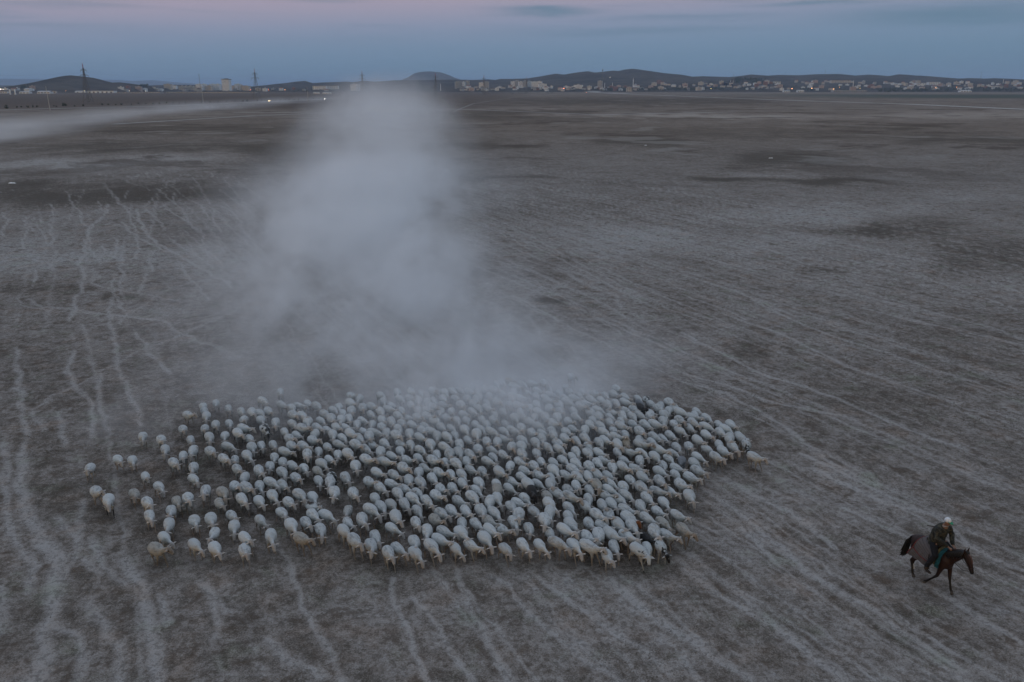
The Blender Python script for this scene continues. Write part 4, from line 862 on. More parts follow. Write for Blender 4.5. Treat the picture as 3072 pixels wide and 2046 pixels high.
m = MB(); m.loft([((0,1,7), 7, 7), ((0,1,9), 6.8, 6.8), ((0,1,11.5), 5.4, 5.4), ((0,1,13.2), 3, 3), ((0,1,14), .3, .3)], 16, up=(1,0,0)); m.build('dome', ROOFS[2], r, smooth=True); tag(r, 'mosque with a pale dome right of the tall minaret', 'mosque')
# lit lamps
def glow(name, col, s):
    m = bpy.data.materials.new(name); m.use_nodes = True; b = m.node_tree.nodes['Principled BSDF']; b.inputs['Emission Color'].default_value = col+(1,); b.inputs['Emission Strength'].default_value = s; return m
GO, GW, GR, GY = glow('sodium_light', (1,.42,.14), 13), glow('white_light', (1,.86,.72), 9), glow('red_light', (1,.20,.06), 14), glow('yellow_light', (1,.75,.25), 8)
LM = {}
for px, py, g, sz, lab in [(466,267,GW,1.3,'white lamp right of the cone hill'),(473,271,GW,.6,'dim lamp below the white lamp right of the cone hill'),(578,266,GO,.9,'orange lamp among the blocks left of the tower block'),(745,267.5,GO,1.1,'orange lamp right of the tower block'),(753,271,GR,1.0,'red-orange lamp just left of the second pylon'),(816,266,GO,.7,'lamp left of the long white buildings'),(807,271,GR,.8,'low orange lamp right of the second pylon'),(856,270.5,GO,1.0,'orange lamp below the dark cone hillock'),(1691,267,GR,1.9,'large red-orange lamp in the centre of town'),(2132,267,GY,1.0,'yellow lamp before the wooded knoll'),
  (2375,267,GO,1.5,'orange lamp leftmost in the right town'),(2434,267,GO,1.5,'orange lamp beside dark trees in the right town'),(2500,268,GO,1.4,'lower of two orange lamps above the grey shed'),(2518,263,GO,1.1,'upper of two orange lamps above the grey shed'),(2579,266,GY,.9,'small yellow lamp right of the pair of orange lamps'),(2796,265,GO,1.5,'left lamp of the close pair under the factory halls'),(2806,264,GO,1.2,'right lamp of the close pair under the factory halls'),(2868,263,GO,1.0,'orange lamp in the dark trees at right'),
  (5,270.5,GW,2.0,'bright white floodlight at the left picture edge'),(12,271,GW,1.0,'smaller floodlight beside the bright one at left edge'),(255,274.5,GY,.6,'small greenish lamp on the warehouse'),(200,275,GO,.6,'small orange lamp before the cone hill'),(390,275,GW,.8,'white lamp on the greenhouse row'),(438,276.5,GW,.8,'low white lamp near the right foot of the cone hill'),(1830,232.5,GW,.7,'single pale light high on the ridge')]:
    p = land(px, py+4); q = at_d(px, py, p[1]); h = max(6, q[2]-p[2]); r = empty('street_lamp', (p[0], p[1]-1, p[2]))
    m = MB(); m.bar((0,0,0), (0,0,h-.2), .12, .08); m.bar((0,0,h-.2), (0,-1.2,h), .06); m.build('post', M_STEEL, r)
    m = MB(); rr = .50*sz*p[1]/2500; m.loft([((0,-1.2-rr,h), rr*.5, rr*.5), ((0,-1.2-rr*.4,h), rr, rr), ((0,-1.2+rr*.4,h), rr, rr), ((0,-1.2+rr,h), rr*.5, rr*.5)], 8); m.build('lamp_head', g, r)
    tag(r, lab, 'street lamp', 'lit lamps of the town')
# vehicles
M_TYRE = mat('tyre', (.02,.02,.02), .9); M_BODYW = mat('white_car_paint', (.6,.6,.6), .35, spec=.5); M_BODYD = mat('dark_car_paint', (.05,.055,.065), .35, spec=.5)
def car(px, py, rz, body, lab, heads, glowm, z0=None, s=1.0):
    p = at(px, py); r = empty('car', (p[0], p[1], float(ground_z(p[0], p[1]))+.1), rz); r.scale = (s, s, s)
    m = MB(); m.box(-2.2, 2.2, -.88, .88, .35, .95); m.loft([((-1.6,0,.95), .84, .02), ((-1.2,0,1.2), .78, .25), ((.5,0,1.22), .78, .27), ((1.1,0,.96), .84, .02)], 8); m.build('body', body, r)
    m = MB(); m.box(-1.1, .6, -.80, .80, 1.02, 1.38); m.build('window', M_WIN, r)
    for x in (-1.35, 1.35):
        for y in (-.85, .85): m = MB(); m.loft([((x,y-.1,.33), .33, .33), ((x,y+.1,.33), .33, .33)], 12); m.build('wheel', M_TYRE, r)
    for y in (-.6, .6):
        m = MB(); x = 2.2 if heads else -2.2; m.loft([((x,y,.7), .15, .15), ((x+(.1 if heads else -.1),y,.7), .15, .15)], 8); m.build('headlight' if heads else 'tail_light', glowm, r)
    tag(r, lab, 'car', 'cars on the plain')
GH = glow('headlight_warm', (1,.72,.38), 45); GH2 = glow('headlight_white', (1,.9,.8), 30); GT = glow('tail_red', (1,.25,.08), 120)
def face_cam(px, py):
    p = at(px, py); return math.atan2(-p[1], -p[0])
car(808, 305, face_cam(808,305), M_BODYD, 'car with two warm headlights on the left road', True, GH)
car(975, 299, face_cam(975,299), M_BODYD, 'car with two white headlights left of the plume', True, GH2)
car(1757, 277.2, math.atan2(1, -.1), M_BODYW, 'car with glowing rear lights raising dust on the right road', False, GT, s=1.3)
car(1983, 278, 0.2, M_BODYW, 'white car parked left of its twin below the mosque', False, mat('lens_a', (.3,.03,.02), .3)); car(1998, 278, 0.1, M_BODYW, 'white car parked right of its twin below the mosque', False, mat('lens_b', (.3,.03,.02), .3))
# dark roadside bushes on the left, tree belts in the town
M_LEAF = mat('dark_foliage', (.045,.055,.035), .9, .3, .6); M_BARK = mat('bark', (.08,.06,.05), .9)
def clumps(R, n, sx, sy, sz, r0, cz):
    v, f = [], []
    for k in range(n):
        while True:
            a, b, c = R.uniform(-1,1), R.uniform(-1,1), R.uniform(-1,1)
            if a*a+b*b+c*c < 1: break
        q = np.array((a*sx, b*sy, cz+c*sz)); s = r0*R.uniform(.5, 1.3); o = len(v)
        for j in range(6):
            u = [(1,0,0),(-1,0,0),(0,1,0),(0,-1,0),(0,0,1),(0,0,-1)][j]; v.append(q+np.array(u)*s*R.uniform(.4, 1.2))
        f += [tuple(i+o for i in t) for t in ((0,2,4),(2,1,4),(1,3,4),(3,0,4),(2,0,5),(1,2,5),(3,1,5),(0,3,5))]
    return v, f
BM = []
for k in range(4): v, f = clumps(random.Random(k), 26, .75, .6, .65, .28, .75); BM.append(pydata('bush', v, f, [M_LEAF]))
bl = [(20,325),(52,323),(64,322),(84,322),(99,321),(112,322),(162,319),(169,320),(191,317),(197,318.5),(224,319),(250,318),(307,314),(325,316),(348,315),(365,314),(395,314),(415,313),(438,312.5),(459,312),(478,311),(500,310.5),(519,310),(538,310),(557,309.5),(580,309),(605,308),(630,307),(655,306.5),(680,306),(705,305),(729,304),(742,303.5),(772,302.5),(786,302),(828,301),(841,300),(855,299.5),(868,300),(883,299.5),(896,300),(940,297),(957,296.5)]
for k, (px, py) in enumerate(bl):
    p = at(px, py+1); o = me_obj('roadside_bush', BM[k % 4], None, (p[0], p[1], 0), k*1.3); s = (1.5 if k in (0, 8, 9) else 1.0)*random.uniform(.8, 1.25)*(1 if px < 600 else 1.25); o.scale = (s, s, s)
    wh = 'left of the nearest utility pole' if px < 150 else 'just right of the nearest utility pole' if px < 260 else 'left of the second utility pole' if px < 600 else 'between second and third utility poles' if px < 920 else 'beside the third utility pole'
    tag(o, 'small dark roadside bush '+wh, 'bush', 'dark bushes lining the left road')
def belt(px0, px1, py0, py1, n, lab, h=(4, 8)):
    RR = random.Random(int(px0)); v, f = [], []
    for k in range(n):
        px, py = RR.uniform(px0, px1), RR.uniform(py0, py1); p = land(px, py); H = RR.uniform(*h)
        a, b = clumps(RR, 12, H*.36, H*.36, H*.38, H*.2, H*.55); o = len(v)
        v += [q+p for q in a]; f += [tuple(i+o for i in t) for t in b]
        o = len(v); v += [p+np.array(q) for q in ((-.2,0,-1),(.2,0,-1),(0,.2,-1),(0,0,H*.6))]; f += [(o,o+1,o+3),(o+1,o+2,o+3),(o+2,o,o+3)]
    tag(me_obj('treeline', pydata('treeline', v, f, [M_LEAF])), lab, 'trees', kind='stuff')
belt(1778, 1880, 266, 273, 90, 'dark tree belt left of the mosque'); belt(1900, 2090, 266, 273, 150, 'dark tree belt right of the mosque'); belt(2090, 2300, 266, 271, 80, 'thin tree belt before the wooded knoll')
belt(2635, 2760, 266, 277, 150, 'dark trees at the foot of the right town'); belt(2760, 3000, 264, 275, 260, 'broad dark wood at the right'); belt(2400, 2450, 264, 274, 40, 'dark trees round an orange lamp'); belt(2205, 2300, 238, 252, 120, 'dark woods covering the knoll', (6, 10))
belt(2000, 3080, 250, 270, 330, 'garden trees scattered between the houses', (3, 6)); belt(1370, 1990, 263, 275, 160, 'garden trees in the middle of town', (3, 6)); belt(380, 1040, 268, 276, 110, 'garden trees in the left part of town', (3, 6))
belt(1450, 1660, 279.5, 281, 60, 'row of dark bushes at the far field edge', (1.5, 2.2)); belt(60, 100, 262, 272, 26, 'trees on the left shoulder of the cone hill', (6, 9)); belt(415, 445, 258, 272, 22, 'trees on the right foot of the cone hill', (6, 10)); belt(2980, 3080, 266, 276, 40, 'trees at the far right edge')
# ------------------------------------------------------------------ horse and rider
M_COATV = None
def vcol_mat(name, rough=.6, bump=.004, scale=60, spec=.3):
    m = bpy.data.materials.new(name); m.use_nodes = True; t = NT(m.node_tree); b = m.node_tree.nodes['Principled BSDF']
    c = t.attr('col').outputs['Color']; oc = t.new('ShaderNodeTexCoord').outputs['Object']; n = t.noise(oc, scale, 3, .6); n1 = t.noise(oc, 3, 3, .6)
    c = t.mix(t.ss(n1, .4, .7, 0, .4), c, t.mix(1.0, c, (.62,.6,.6), 'MULTIPLY')); t.put(b.inputs['Base Color'], c); b.inputs['Roughness'].default_value = rough; b.inputs['Specular IOR Level'].default_value = spec
    bp = t.new('ShaderNodeBump'); bp.inputs['Distance'].default_value = bump; t.put(bp.inputs['Height'], n); t.l.new(bp.outputs[0], b.inputs['Normal']); return m
M_SKINV = vcol_mat('painted_skin')
hz0 = float(ground_z(*at(2788, 1750)[:2])); hp0 = at(2788, 1750)
HEAD_ = math.radians(-67)
def build_horse():
    r = empty('horse', (hp0[0], hp0[1], hz0), HEAD_)
    r.scale = (1.0,)*3; mb = MB()
    # barrel from rump to chest
    mb.loft([((-.74,0,1.06), .10, .12), ((-.70,0,1.10), .19, .20), ((-.58,0,1.12), .255, .26), ((-.40,0,1.10), .27, .285), ((-.15,0,1.04), .275, .285), ((.12,0,1.03), .275, .29), ((.32,0,1.06), .25, .30), ((.48,0,1.07), .20, .27), ((.58,0,1.08), .13, .18)], 18)
    mb.loft([((.28,0,1.28), .10, .10), ((.10,0,1.29), .11, .09), ((-.15,0,1.25), .11, .08)], 10)              # withers
    # neck and head
    mb.loft([((.36,0,1.12), .15, .27), ((.54,0,1.28), .115, .21), ((.72,0,1.44), .09, .165), ((.87,0,1.56), .078, .13), ((.96,0,1.60), .07, .10)], 14)
    hd = [(.93,0,1.59), (1.02,0,1.52), (1.09,0,1.42), (1.16,0,1.29), (1.22,0,1.17), (1.25,0,1.10)]
    for q, (a, b) in zip((0,), ((0, 0),)): pass
    mb.loft([(hd[0], .075, .085), (hd[1], .090, .125), (hd[2], .080, .115), (hd[3], .058, .078), (hd[4], .055, .066), (hd[5], .044, .046)], 12)
    for s in (1, -1): mb.loft([((.94,s*.06,1.63), .034, .036), ((.95,s*.08,1.73), .036, .022), ((.965,s*.085,1.81), .012, .012)], 8, up=(1,0,0))
    # legs: (shoulder, elbow, knee, fetlock, hoof)
    def fore(y, kx, kz, fx, fz, hx, hz):
        mb.loft([((.40,y*.8,1.12), .10, .17), ((.40,y,.92), .085, .12), ((.42+(kx-.42)*.5,y,.73), .058, .072), ((kx,y,kz), .045, .052), ((kx*.6+fx*.4,y,kz*.6+fz*.4), .030, .034), ((fx,y,fz), .036, .040), ((hx,y,hz+.05), .045, .052), ((hx+.01,y,hz), .055, .062)], 10, up=(1,0,0))
    def hind(y, kx, hx_, hz_, fx, fz, gx, gz):
        mb.loft([((-.54,y*.7,1.14), .12, .22), ((-.50,y,.96), .115, .19), ((kx,y,.78), .080, .115), ((hx_,y,hz_), .045, .062), ((hx_*.55+fx*.45+.01,y,hz_*.55+fz*.45), .032, .036), ((fx,y,fz), .036, .042), ((gx,y,gz+.05), .046, .054), ((gx+.01,y,gz), .056, .064)], 10, up=(1,0,0))
    fore(-.15, .30, .50, .02, .16, -.06, .03)        # near fore swinging back
    fore(.15, .50, .48, .60, .14, .66, .0)           # off fore reaching forward, straight
    hind(-.17, -.40, -.60, .50, -.50, .14, -.44, .0)
    hind(.17, -.46, -.74, .50, -.80, .16, -.76, .02)
    me = fused(mb, 'body', .022, 3, .6); v = verts(me)
    coat = np.array((.020,.007,.0045)); blk = np.array((.010,.008,.007)); c = np.tile(coat, (len(v), 1))
    leg = np.clip((.66-v[:, 2])/.22, 0, 1)[:, None]; c = c*(1-leg)+blk*leg
    mz = np.clip(1-(np.linalg.norm(v-np.array(hd[5]), axis=1)-.08)/.07, 0, 1)[:, None]; c = c*(1-mz)+blk*mz
    hoof = (v[:, 2] < .10)[:, None]; c = np.where(hoof, np.array((.05,.045,.04)), c)
    sock = ((v[:, 2] < .20) & (v[:, 0] < -.66))[:, None]; c = np.where(sock, np.array((.42,.40,.38)), c)
    face = ((np.abs(v[:, 1]) < .02) & (v[:, 0] > .99) & (v[:, 2]+v[:, 0]*.9 > 2.50))[:, None]; c = np.where(face, np.array((.10,.045,.03)), c)
    for s in (1, -1): c[np.linalg.norm(v-np.array((1.045,s*.085,1.49)), axis=1) < .028] = .003
    set_col(me, c); me.materials.append(M_SKINV); me_obj('body', me, r)
    HB = mat('horse_hair', (.010,.008,.007), .55, .4, 30)
    m = MB()   # mane: overlapping locks on the near side of the crest
    RR = random.Random(3); crest = [(.34,1.37), (.48,1.45), (.62,1.54), (.76,1.635), (.88,1.69), (.95,1.705)]
    for k in range(60):
        t = k/59*5; i = min(4, int(t)); f = t-i; x = crest[i][0]*(1-f)+crest[i+1][0]*f; z = crest[i][1]*(1-f)+crest[i+1][1]*f
        L = RR.uniform(.14, .26); y0 = -.02
        m.loft([((x,y0+.02,z-.02), .024, .014), ((x-.01,y0-.07,z-.05), .026, .014), ((x-.03+RR.uniform(-.02,.02),y0-.105,z-.05-L*.6), .020, .012), ((x-.04+RR.uniform(-.03,.03),y0-.11,z-.05-L), .006, .005)], 5, up=(1,0,0))
    for k in range(7): m.loft([((.95,-.03+k*.01,1.69), .016, .016), ((1.02,-.03+k*.01,1.64), .016, .012), ((1.065,-.035+k*.012,1.54), .005, .005)], 5)
    m.build('mane', HB, r, smooth=True)
    m = MB()
    for k in range(34):
        a, b = RR.uniform(-1, 1), RR.uniform(-1, 1); L = RR.uniform(.58, .78)
        m.loft([((-.72,a*.025,1.22), .02, .02), ((-.84,a*.05,1.17+b*.02), .026, .026), ((-.93+b*.03,a*.08,1.0), .022, .022), ((-1.02+b*.05,a*.09,1.2-L), .018, .018), ((-1.08+b*.06,a*.07,1.1-L), .005, .005)], 5, up=(1,0,0))
    m.build('tail', HB, r, smooth=True)
    tag(r, 'dark bay horse walking right with a man on its back', 'horse'); return r
build_horse()
def rroot(name): o = empty(name, (hp0[0], hp0[1], hz0), HEAD_); o.scale = (1.0,)*3; return o
def cloth_shell(name, m, xs, zlow, parent, y_off=.30, top=1.33, rake=0.0, th=.012):
    """a cloth lying over the back and hanging down both flanks"""
    prof = lambda x, u: (u*.0, 0)
    n = 26; v = []; f = []; R_ = random.Random(9)
    for layer in (0, 1):
        for i, x in enumerate(xs):
            for k in range(n):
                a = -1+2*k/(n-1)                       # -1 near side hem .. 1 off side hem
                zb = zlow(x); ang = abs(a)
                if ang < .42: th_ = ang/.42*math.pi/2; y = math.sin(th_)*(y_off+.0); z = 1.085+math.cos(th_)*(top-1.085)
                else: q = (ang-.42)/.58; y = y_off+.035*math.sin(q*2.5)+.01*math.sin(x*40+q*3); z = 1.085-q*(1.085-zb)
                y += .008*math.sin(x*23+k); s = 1 if a > 0 else -1; xx = x-rake*ang*(xs[-1]-x)/(xs[-1]-xs[0])
                v.append((xx, s*(y+(th if layer else 0)), z+(th if layer else 0)*(1 if ang < .42 else 0)))
    N = len(xs)
    for l in (0, 1):
        o = l*N*n
        for i in range(N-1):
            for k in range(n-1):
                q = (o+i*n+k, o+i*n+k+1, o+(i+1)*n+k+1, o+(i+1)*n+k); f.append(q if l else q[::-1])
    rim = [i*n for i in range(N)]+[(N-1)*n+k for k in range(1, n)]+[i*n+n-1 for i in range(N-2, -1, -1)]+[k for k in range(n-2, 0, -1)]
    for a, b in zip(rim, rim[1:]+rim[:1]): f.append((a, b, b+N*n, a+N*n))
    return me_obj(name, pydata(name, v, f, [m], None, True), parent)
# striped grey blanket over the loins
m = bpy.data.materials.new('striped_blanket'); m.use_nodes = True; t = NT(m.node_tree); b = m.node_tree.nodes['Principled BSDF']
oc = t.new('ShaderNodeTexCoord').outputs['Object']; x_, y_, z_ = t.sep(oc)[:3]
w = t.m('FRACT', t.m('MULTIPLY', t.m('ADD', t.m('MULTIPLY', z_, .88), t.m('MULTIPLY', x_, .42)), 15.0)); c = t.mix(t.ss(w, .80, .86), (.080,.070,.072), (.030,.027,.029))
c = t.mix(t.ss(t.noise(oc, 30, 3), .4, .7, 0, .35), c, (.12,.11,.11)); t.put(b.inputs['Base Color'], c); b.inputs['Roughness'].default_value = .95
bl = rroot('saddle_blanket'); xs = list(np.linspace(-.40, .16, 18))
cloth_shell('cloth', m, xs, lambda x: .76-.06*(x+.4)/.56-.02*math.sin(x*9), bl, .315, 1.415, rake=.26)
MR = mat('red_trim', (.12,.010,.014), .8); tm = MB()
def bpt(x, ang):
    if ang < .42: q = ang/.42*math.pi/2; y, z = math.sin(q)*.335, 1.085+math.cos(q)*.338
    else: q = (ang-.42)/.58; y, z = .335+.035*math.sin(q*2.5), 1.085-q*(1.085-.76)
    return (x-.26*ang*(.16-x)/.56, -y-.006, z)
E = [bpt(-.40, q) for q in np.linspace(0, 1, 16)]; F_ = [bpt(x, .42+.3*math.sin((x+.40)/.5*math.pi*.5)) for x in np.linspace(-.40, .08, 10)]
for P in (E, F_):
    for p, q in zip(P[:-1], P[1:]): tm.bar(p, q, .010, n=5)
tm.build('trim', MR, bl); tag(bl, 'grey striped blanket with red trim hanging over the horse flank', 'blanket')
sc_ = rroot('saddle_cloth'); MC = mat('turquoise_cloth', (.007,.055,.065), .9, .25, 12); MYc = mat('yellow_cloth', (.09,.075,.035), .9, .25, 12)
cloth_shell('cloth', MC, list(np.linspace(.30, .42, 5)), lambda x: .86, sc_, .300, 1.41); cloth_shell('stripe', MYc, list(np.linspace(.22, .295, 4)), lambda x: .93, sc_, .318, 1.42)
tag(sc_, 'turquoise and yellow cloth hanging in front of the rider leg', 'cloth')
sd_ = rroot('saddle'); ML = mat('dark_leather', (.022,.014,.010), .5, .3, 12); s_ = MB()
s_.loft([((-.26,0,1.50), .14, .03), ((-.22,0,1.47), .17, .05), ((-.05,0,1.43), .15, .045), ((.12,0,1.44), .12, .045), ((.20,0,1.50), .07, .06)], 12); s_.build('seat', ML, sd_, smooth=True)
s_ = MB(); s_.bar((.20,0,1.48), (.23,0,1.60), .035, .03, 8); s_.build('horn', ML, sd_)
for s in (-1, 1):
    q = MB(); q.bar((.06,s*.33,1.15), (.12,s*.40,.66), .012, n=4); q.build('stirrup_strap', ML, sd_)
    q = MB(); q.bar((.08,s*.35,.60), (.16,s*.35,.60), .012); q.bar((.08,s*.45,.60), (.16,s*.45,.60), .012); q.bar((.12,s*.35,.60), (.12,s*.45,.60), .022, n=4, flat=.4); q.bar((.12,s*.35,.60), (.12,s*.40,.68), .010); q.bar((.12,s*.45,.60), (.12,s*.40,.68), .010); q.build('stirrup', M_STEEL, sd_)
tag(sd_, 'dark leather saddle under the rider', 'saddle')
br = rroot('bridle'); q = MB()
def ring(cx, cz, rx, rz, tilt, w=.011, n=14):
    P = []
    for k in range(n+1):
        a = 2*math.pi*k/n; P.append(np.array((cx+math.sin(tilt)*math.cos(a)*rz, rx*math.sin(a), cz+math.cos(tilt)*math.cos(a)*rz)))
    return P
for P in (ring(1.18,1.24,.068,.085,.9), ring(.965,1.575,.098,.135,.35)):
    for a, b in zip(P[:-1], P[1:]): q.bar(a, b, .010, n=4)
for s in (-1, 1): q.bar((.985,s*.095,1.62), (1.18,s*.068,1.24), .010, n=4)
q.build('headstall', ML, br); q = MB()
for s in (-1, 1):
    P = [(1.20,s*.075,1.19), (1.05,s*.13,1.14), (.82,s*.16,1.22), (.62,s*.13,1.42), (.52,s*.06,1.50)]
    for a, b in zip(P[:-1], P[1:]): q.bar(a, b, .008, n=4)
q.build('reins', ML, br); tag(br, 'leather bridle and reins on the bay horse', 'bridle')
# rider: hips on the saddle, leaning forward, both hands forward on the reins
def build_rider():
    r = rroot('person'); mb = MB()
    hip = np.array((-.02, 0, 1.56)); chest = np.array((.10, 0, 1.95)); neck = np.array((.17, 0, 2.13)); head = np.array((.24, -.01, 2.26))
    mb.loft([(hip+(0,0,-.10), .16, .13), (hip, .175, .14), ((.02,0,1.70), .155, .125), ((.07,0,1.86), .18, .13), ((.11,0,1.98), .20, .125), ((.14,0,2.06), .15, .10), ((.17,0,2.12), .062, .065), ((.20,0,2.19), .056, .06)], 14, up=(1,0,0))
    mb.loft([((.205,-.01,2.155), .045, .05), ((.225,-.01,2.20), .068, .085), ((.23,-.01,2.27), .076, .095), ((.22,-.01,2.34), .065, .08), ((.21,-.01,2.375), .03, .04)], 12, up=(1,0,0))
    mb.loft([((.30,-.01,2.26), .012, .02), ((.335,-.01,2.235), .016, .016)], 6)       # nose
    for s in (1, -1): mb.loft([((.21,-.01+s*.072,2.28), .012, .022), ((.215,-.01+s*.09,2.25), .010, .018)], 6, up=(1,0,0))
    hands = {}
    for s in (1, -1):
        sh = np.array((.12, s*.20, 2.02)); el = np.array((.20, s*.30, 1.76)); wr = np.array((.45, s*.10, 1.56))
        mb.loft([(sh, .062, .07), (sh*.5+el*.5, .052, .056), (el, .042, .045), (el*.5+wr*.5, .038, .04), (wr, .028, .030)], 8)
        pm = wr+np.array((.05, -s*.01, -.015)); mb.loft([(wr, .028, .024), (pm, .042, .022), (pm+(.035,0,-.008), .038, .018)], 8); hands[s] = pm
        for k in range(4):      # fingers curled round the reins
            a = pm+np.array((.038, s*(-.028+.018*k), -.008)); L = (.030, .034, .032, .025)[k]
            mb.loft([(a-np.array((.012,0,0)), .0105, .0105), (a+np.array((L*.5,0,-.010)), .010, .010), (a+np.array((L*.55,0,-.032)), .0095, .0095), (a+np.array((L*.1,0,-.042)), .008, .008)], 6)
        mb.loft([(pm+(-.01,-s*.035,.004), .012, .012), (pm+(.022,-s*.058,-.004), .011, .011), (pm+(.045,-s*.048,-.018), .009, .009)], 6)
        hp = np.array((-.02, s*.10, 1.53)); kn = np.array((.26, s*.34, 1.22)); an = np.array((.10, s*.41, .74))
        mb.loft([(hp, .10, .11), (hp*.5+kn*.5+(0,s*.02,.02), .085, .09), (kn, .062, .066), (kn*.45+an*.55, .052, .055), (an, .036, .038)], 10, up=(1,0,0))
        mb.loft([(an+(0,0,.02), .036, .04), (an+(-.02,0,-.06), .035, .045), (an+(.05,0,-.095), .038, .035), (an+(.16,s*.01,-.10), .032, .026)], 8)
    me = fused(mb, 'body', .011, 2, .6); v = verts(me)
    c = np.tile(np.array((.20,.11,.075)), (len(v), 1)); hair = (v[:, 2] > 2.24) & (v[:, 0] < .21); c[hair] = (.02,.018,.016)
    for s in (1, -1): c[np.linalg.norm(v-np.array((.318,-.01+s*.03,2.275)), axis=1) < .012] = .01
    c[np.linalg.norm((v-np.array((.315,-.01,2.205)))*np.array((1,.5,1.6)), axis=1) < .013] = (.10,.04,.035)
    set_col(me, c); me.materials.append(M_SKINV); me_obj('body', me, r)
    # camouflage jacket
    cm = bpy.data.materials.new('camouflage'); cm.use_nodes = True; t = NT(cm.node_tree); b = cm.node_tree.nodes['Principled BSDF']; oc = t.new('ShaderNodeTexCoord').outputs['Object']
    n1 = t.noise(oc, 9, 2, .5, .6); n2 = t.noise(t.comb(t.sep(oc)[1], t.sep(oc)[2], t.sep(oc)[0]), 12, 2, .5, .6)
    c = t.mix(t.ss(n1, .49, .52), (.011,.011,.008), (.046,.040,.025)); c = t.mix(t.ss(n2, .56, .58), c, (.010,.011,.009)); t.put(b.inputs['Base Color'], c); b.inputs['Roughness'].default_value = .9
    j = MB(); j.loft([((.00,0,1.40), .265, .23), ((-.02,0,1.52), .255, .215), ((-.01,0,1.66), .235, .20), ((.03,0,1.82), .25, .20), ((.08,0,1.95), .265, .18), ((.12,0,2.05), .20, .14), ((.16,0,2.10), .09, .09)], 16, up=(1,0,0))
    for s in (1, -1):
        sh = np.array((.12, s*.19, 2.01)); el = np.array((.19, s*.315, 1.76)); wr = np.array((.43, s*.11, 1.575))
        j.loft([(sh-(0,s*.06,-.01), .085, .095), (sh+(0,s*.03,-.04), .102, .105), (sh*.5+el*.5, .092, .095), (el, .084, .086), (el*.5+wr*.5, .072, .072), (wr, .055, .052)], 10)
    me = fused(j, 'jacket', .016, 2, .7); v = verts(me); nn = np.empty(len(v)*3); me.vertices.foreach_get('normal', nn); nn = nn.reshape(-1, 3)
    v = v+nn*(.010*vnoise(v[:, 2]/.05+v[:, 0]/.09, v[:, 1]/.12, 5))[:, None]; set_verts(me, v); me.materials.append(cm); me_obj('jacket', me, r)
    j = MB()
    for s in (1, -1):
        hp = np.array((-.03, s*.10, 1.50)); kn = np.array((.27, s*.345, 1.22)); an = np.array((.10, s*.41, .78))
        j.loft([(hp-(0,s*.1,0), .11, .12), (hp, .125, .13), (hp*.5+kn*.5+(0,s*.02,.02), .105, .11), (kn, .085, .09), (kn*.45+an*.55, .076, .08), (an, .066, .07)], 12, up=(1,0,0))
    me = fused(j, 'trousers', .016, 2, .7); v = verts(me); nn = np.empty(len(v)*3); me.vertices.foreach_get('normal', nn); nn = nn.reshape(-1, 3)
    v = v+nn*(.008*vnoise(v[:, 2]/.05, v[:, 1]/.1, 6))[:, None]; set_verts(me, v); me.materials.append(mat('dark_cotton', (.009,.009,.012), .95, .25, 12)); me_obj('trousers', me, r)
    for s in (1, -1):
        an = np.array((.10, s*.41, .76)); q = MB(); q.loft([(an+(0,0,.06), .05, .055), (an+(-.01,0,-.05), .045, .055), (an+(.04,0,-.10), .046, .045), (an+(.13,s*.01,-.108), .042, .036), (an+(.19,s*.01,-.112), .022, .022)], 10); q.build('boot', ML, r, smooth=True)
    q = MB(); q.loft([((.222,-.01,2.275), .084, .104), ((.22,-.01,2.32), .084, .102), ((.212,-.01,2.365), .066, .084), ((.205,-.01,2.395), .028, .036)], 16, up=(1,0,0)); cap = q.build('cap', mat('white_cap', (.60,.62,.65), .85, .1, 20), r, smooth=True)
    q = MB(); q.loft([((.30,-.01,2.290), .070, .009), ((.35,-.01,2.278), .064, .008), ((.395,-.01,2.258), .030, .006)], 12); q.build('brim', mat('green_brim', (.03,.22,.12), .8), cap, smooth=True)
    q = MB(); 
    P = [np.array((.165+.075*math.cos(a), .088*math.sin(a), 2.105+.012*math.cos(a))) for a in np.linspace(0, 2*math.pi, 13)]
    for a, b_ in zip(P[:-1], P[1:]): q.bar(a, b_, .014, n=5)
    q.build('collar', mat('pale_collar', (.30,.29,.28), .9), r)
    tag(r, 'man in camouflage jacket, dark trousers and white cap riding the bay horse, head bowed', 'person'); return r
build_rider()
st = rroot('shepherd_staff'); q = MB(); q.bar((-.10,-.42,2.06), (.06,.46,1.80), .013, .011, 6); me_ = q.build('stick', mat('dark_wood', (.03,.02,.015), .8), st)
tag(st, 'thin dark stick carried across the back of the rider', 'staff')
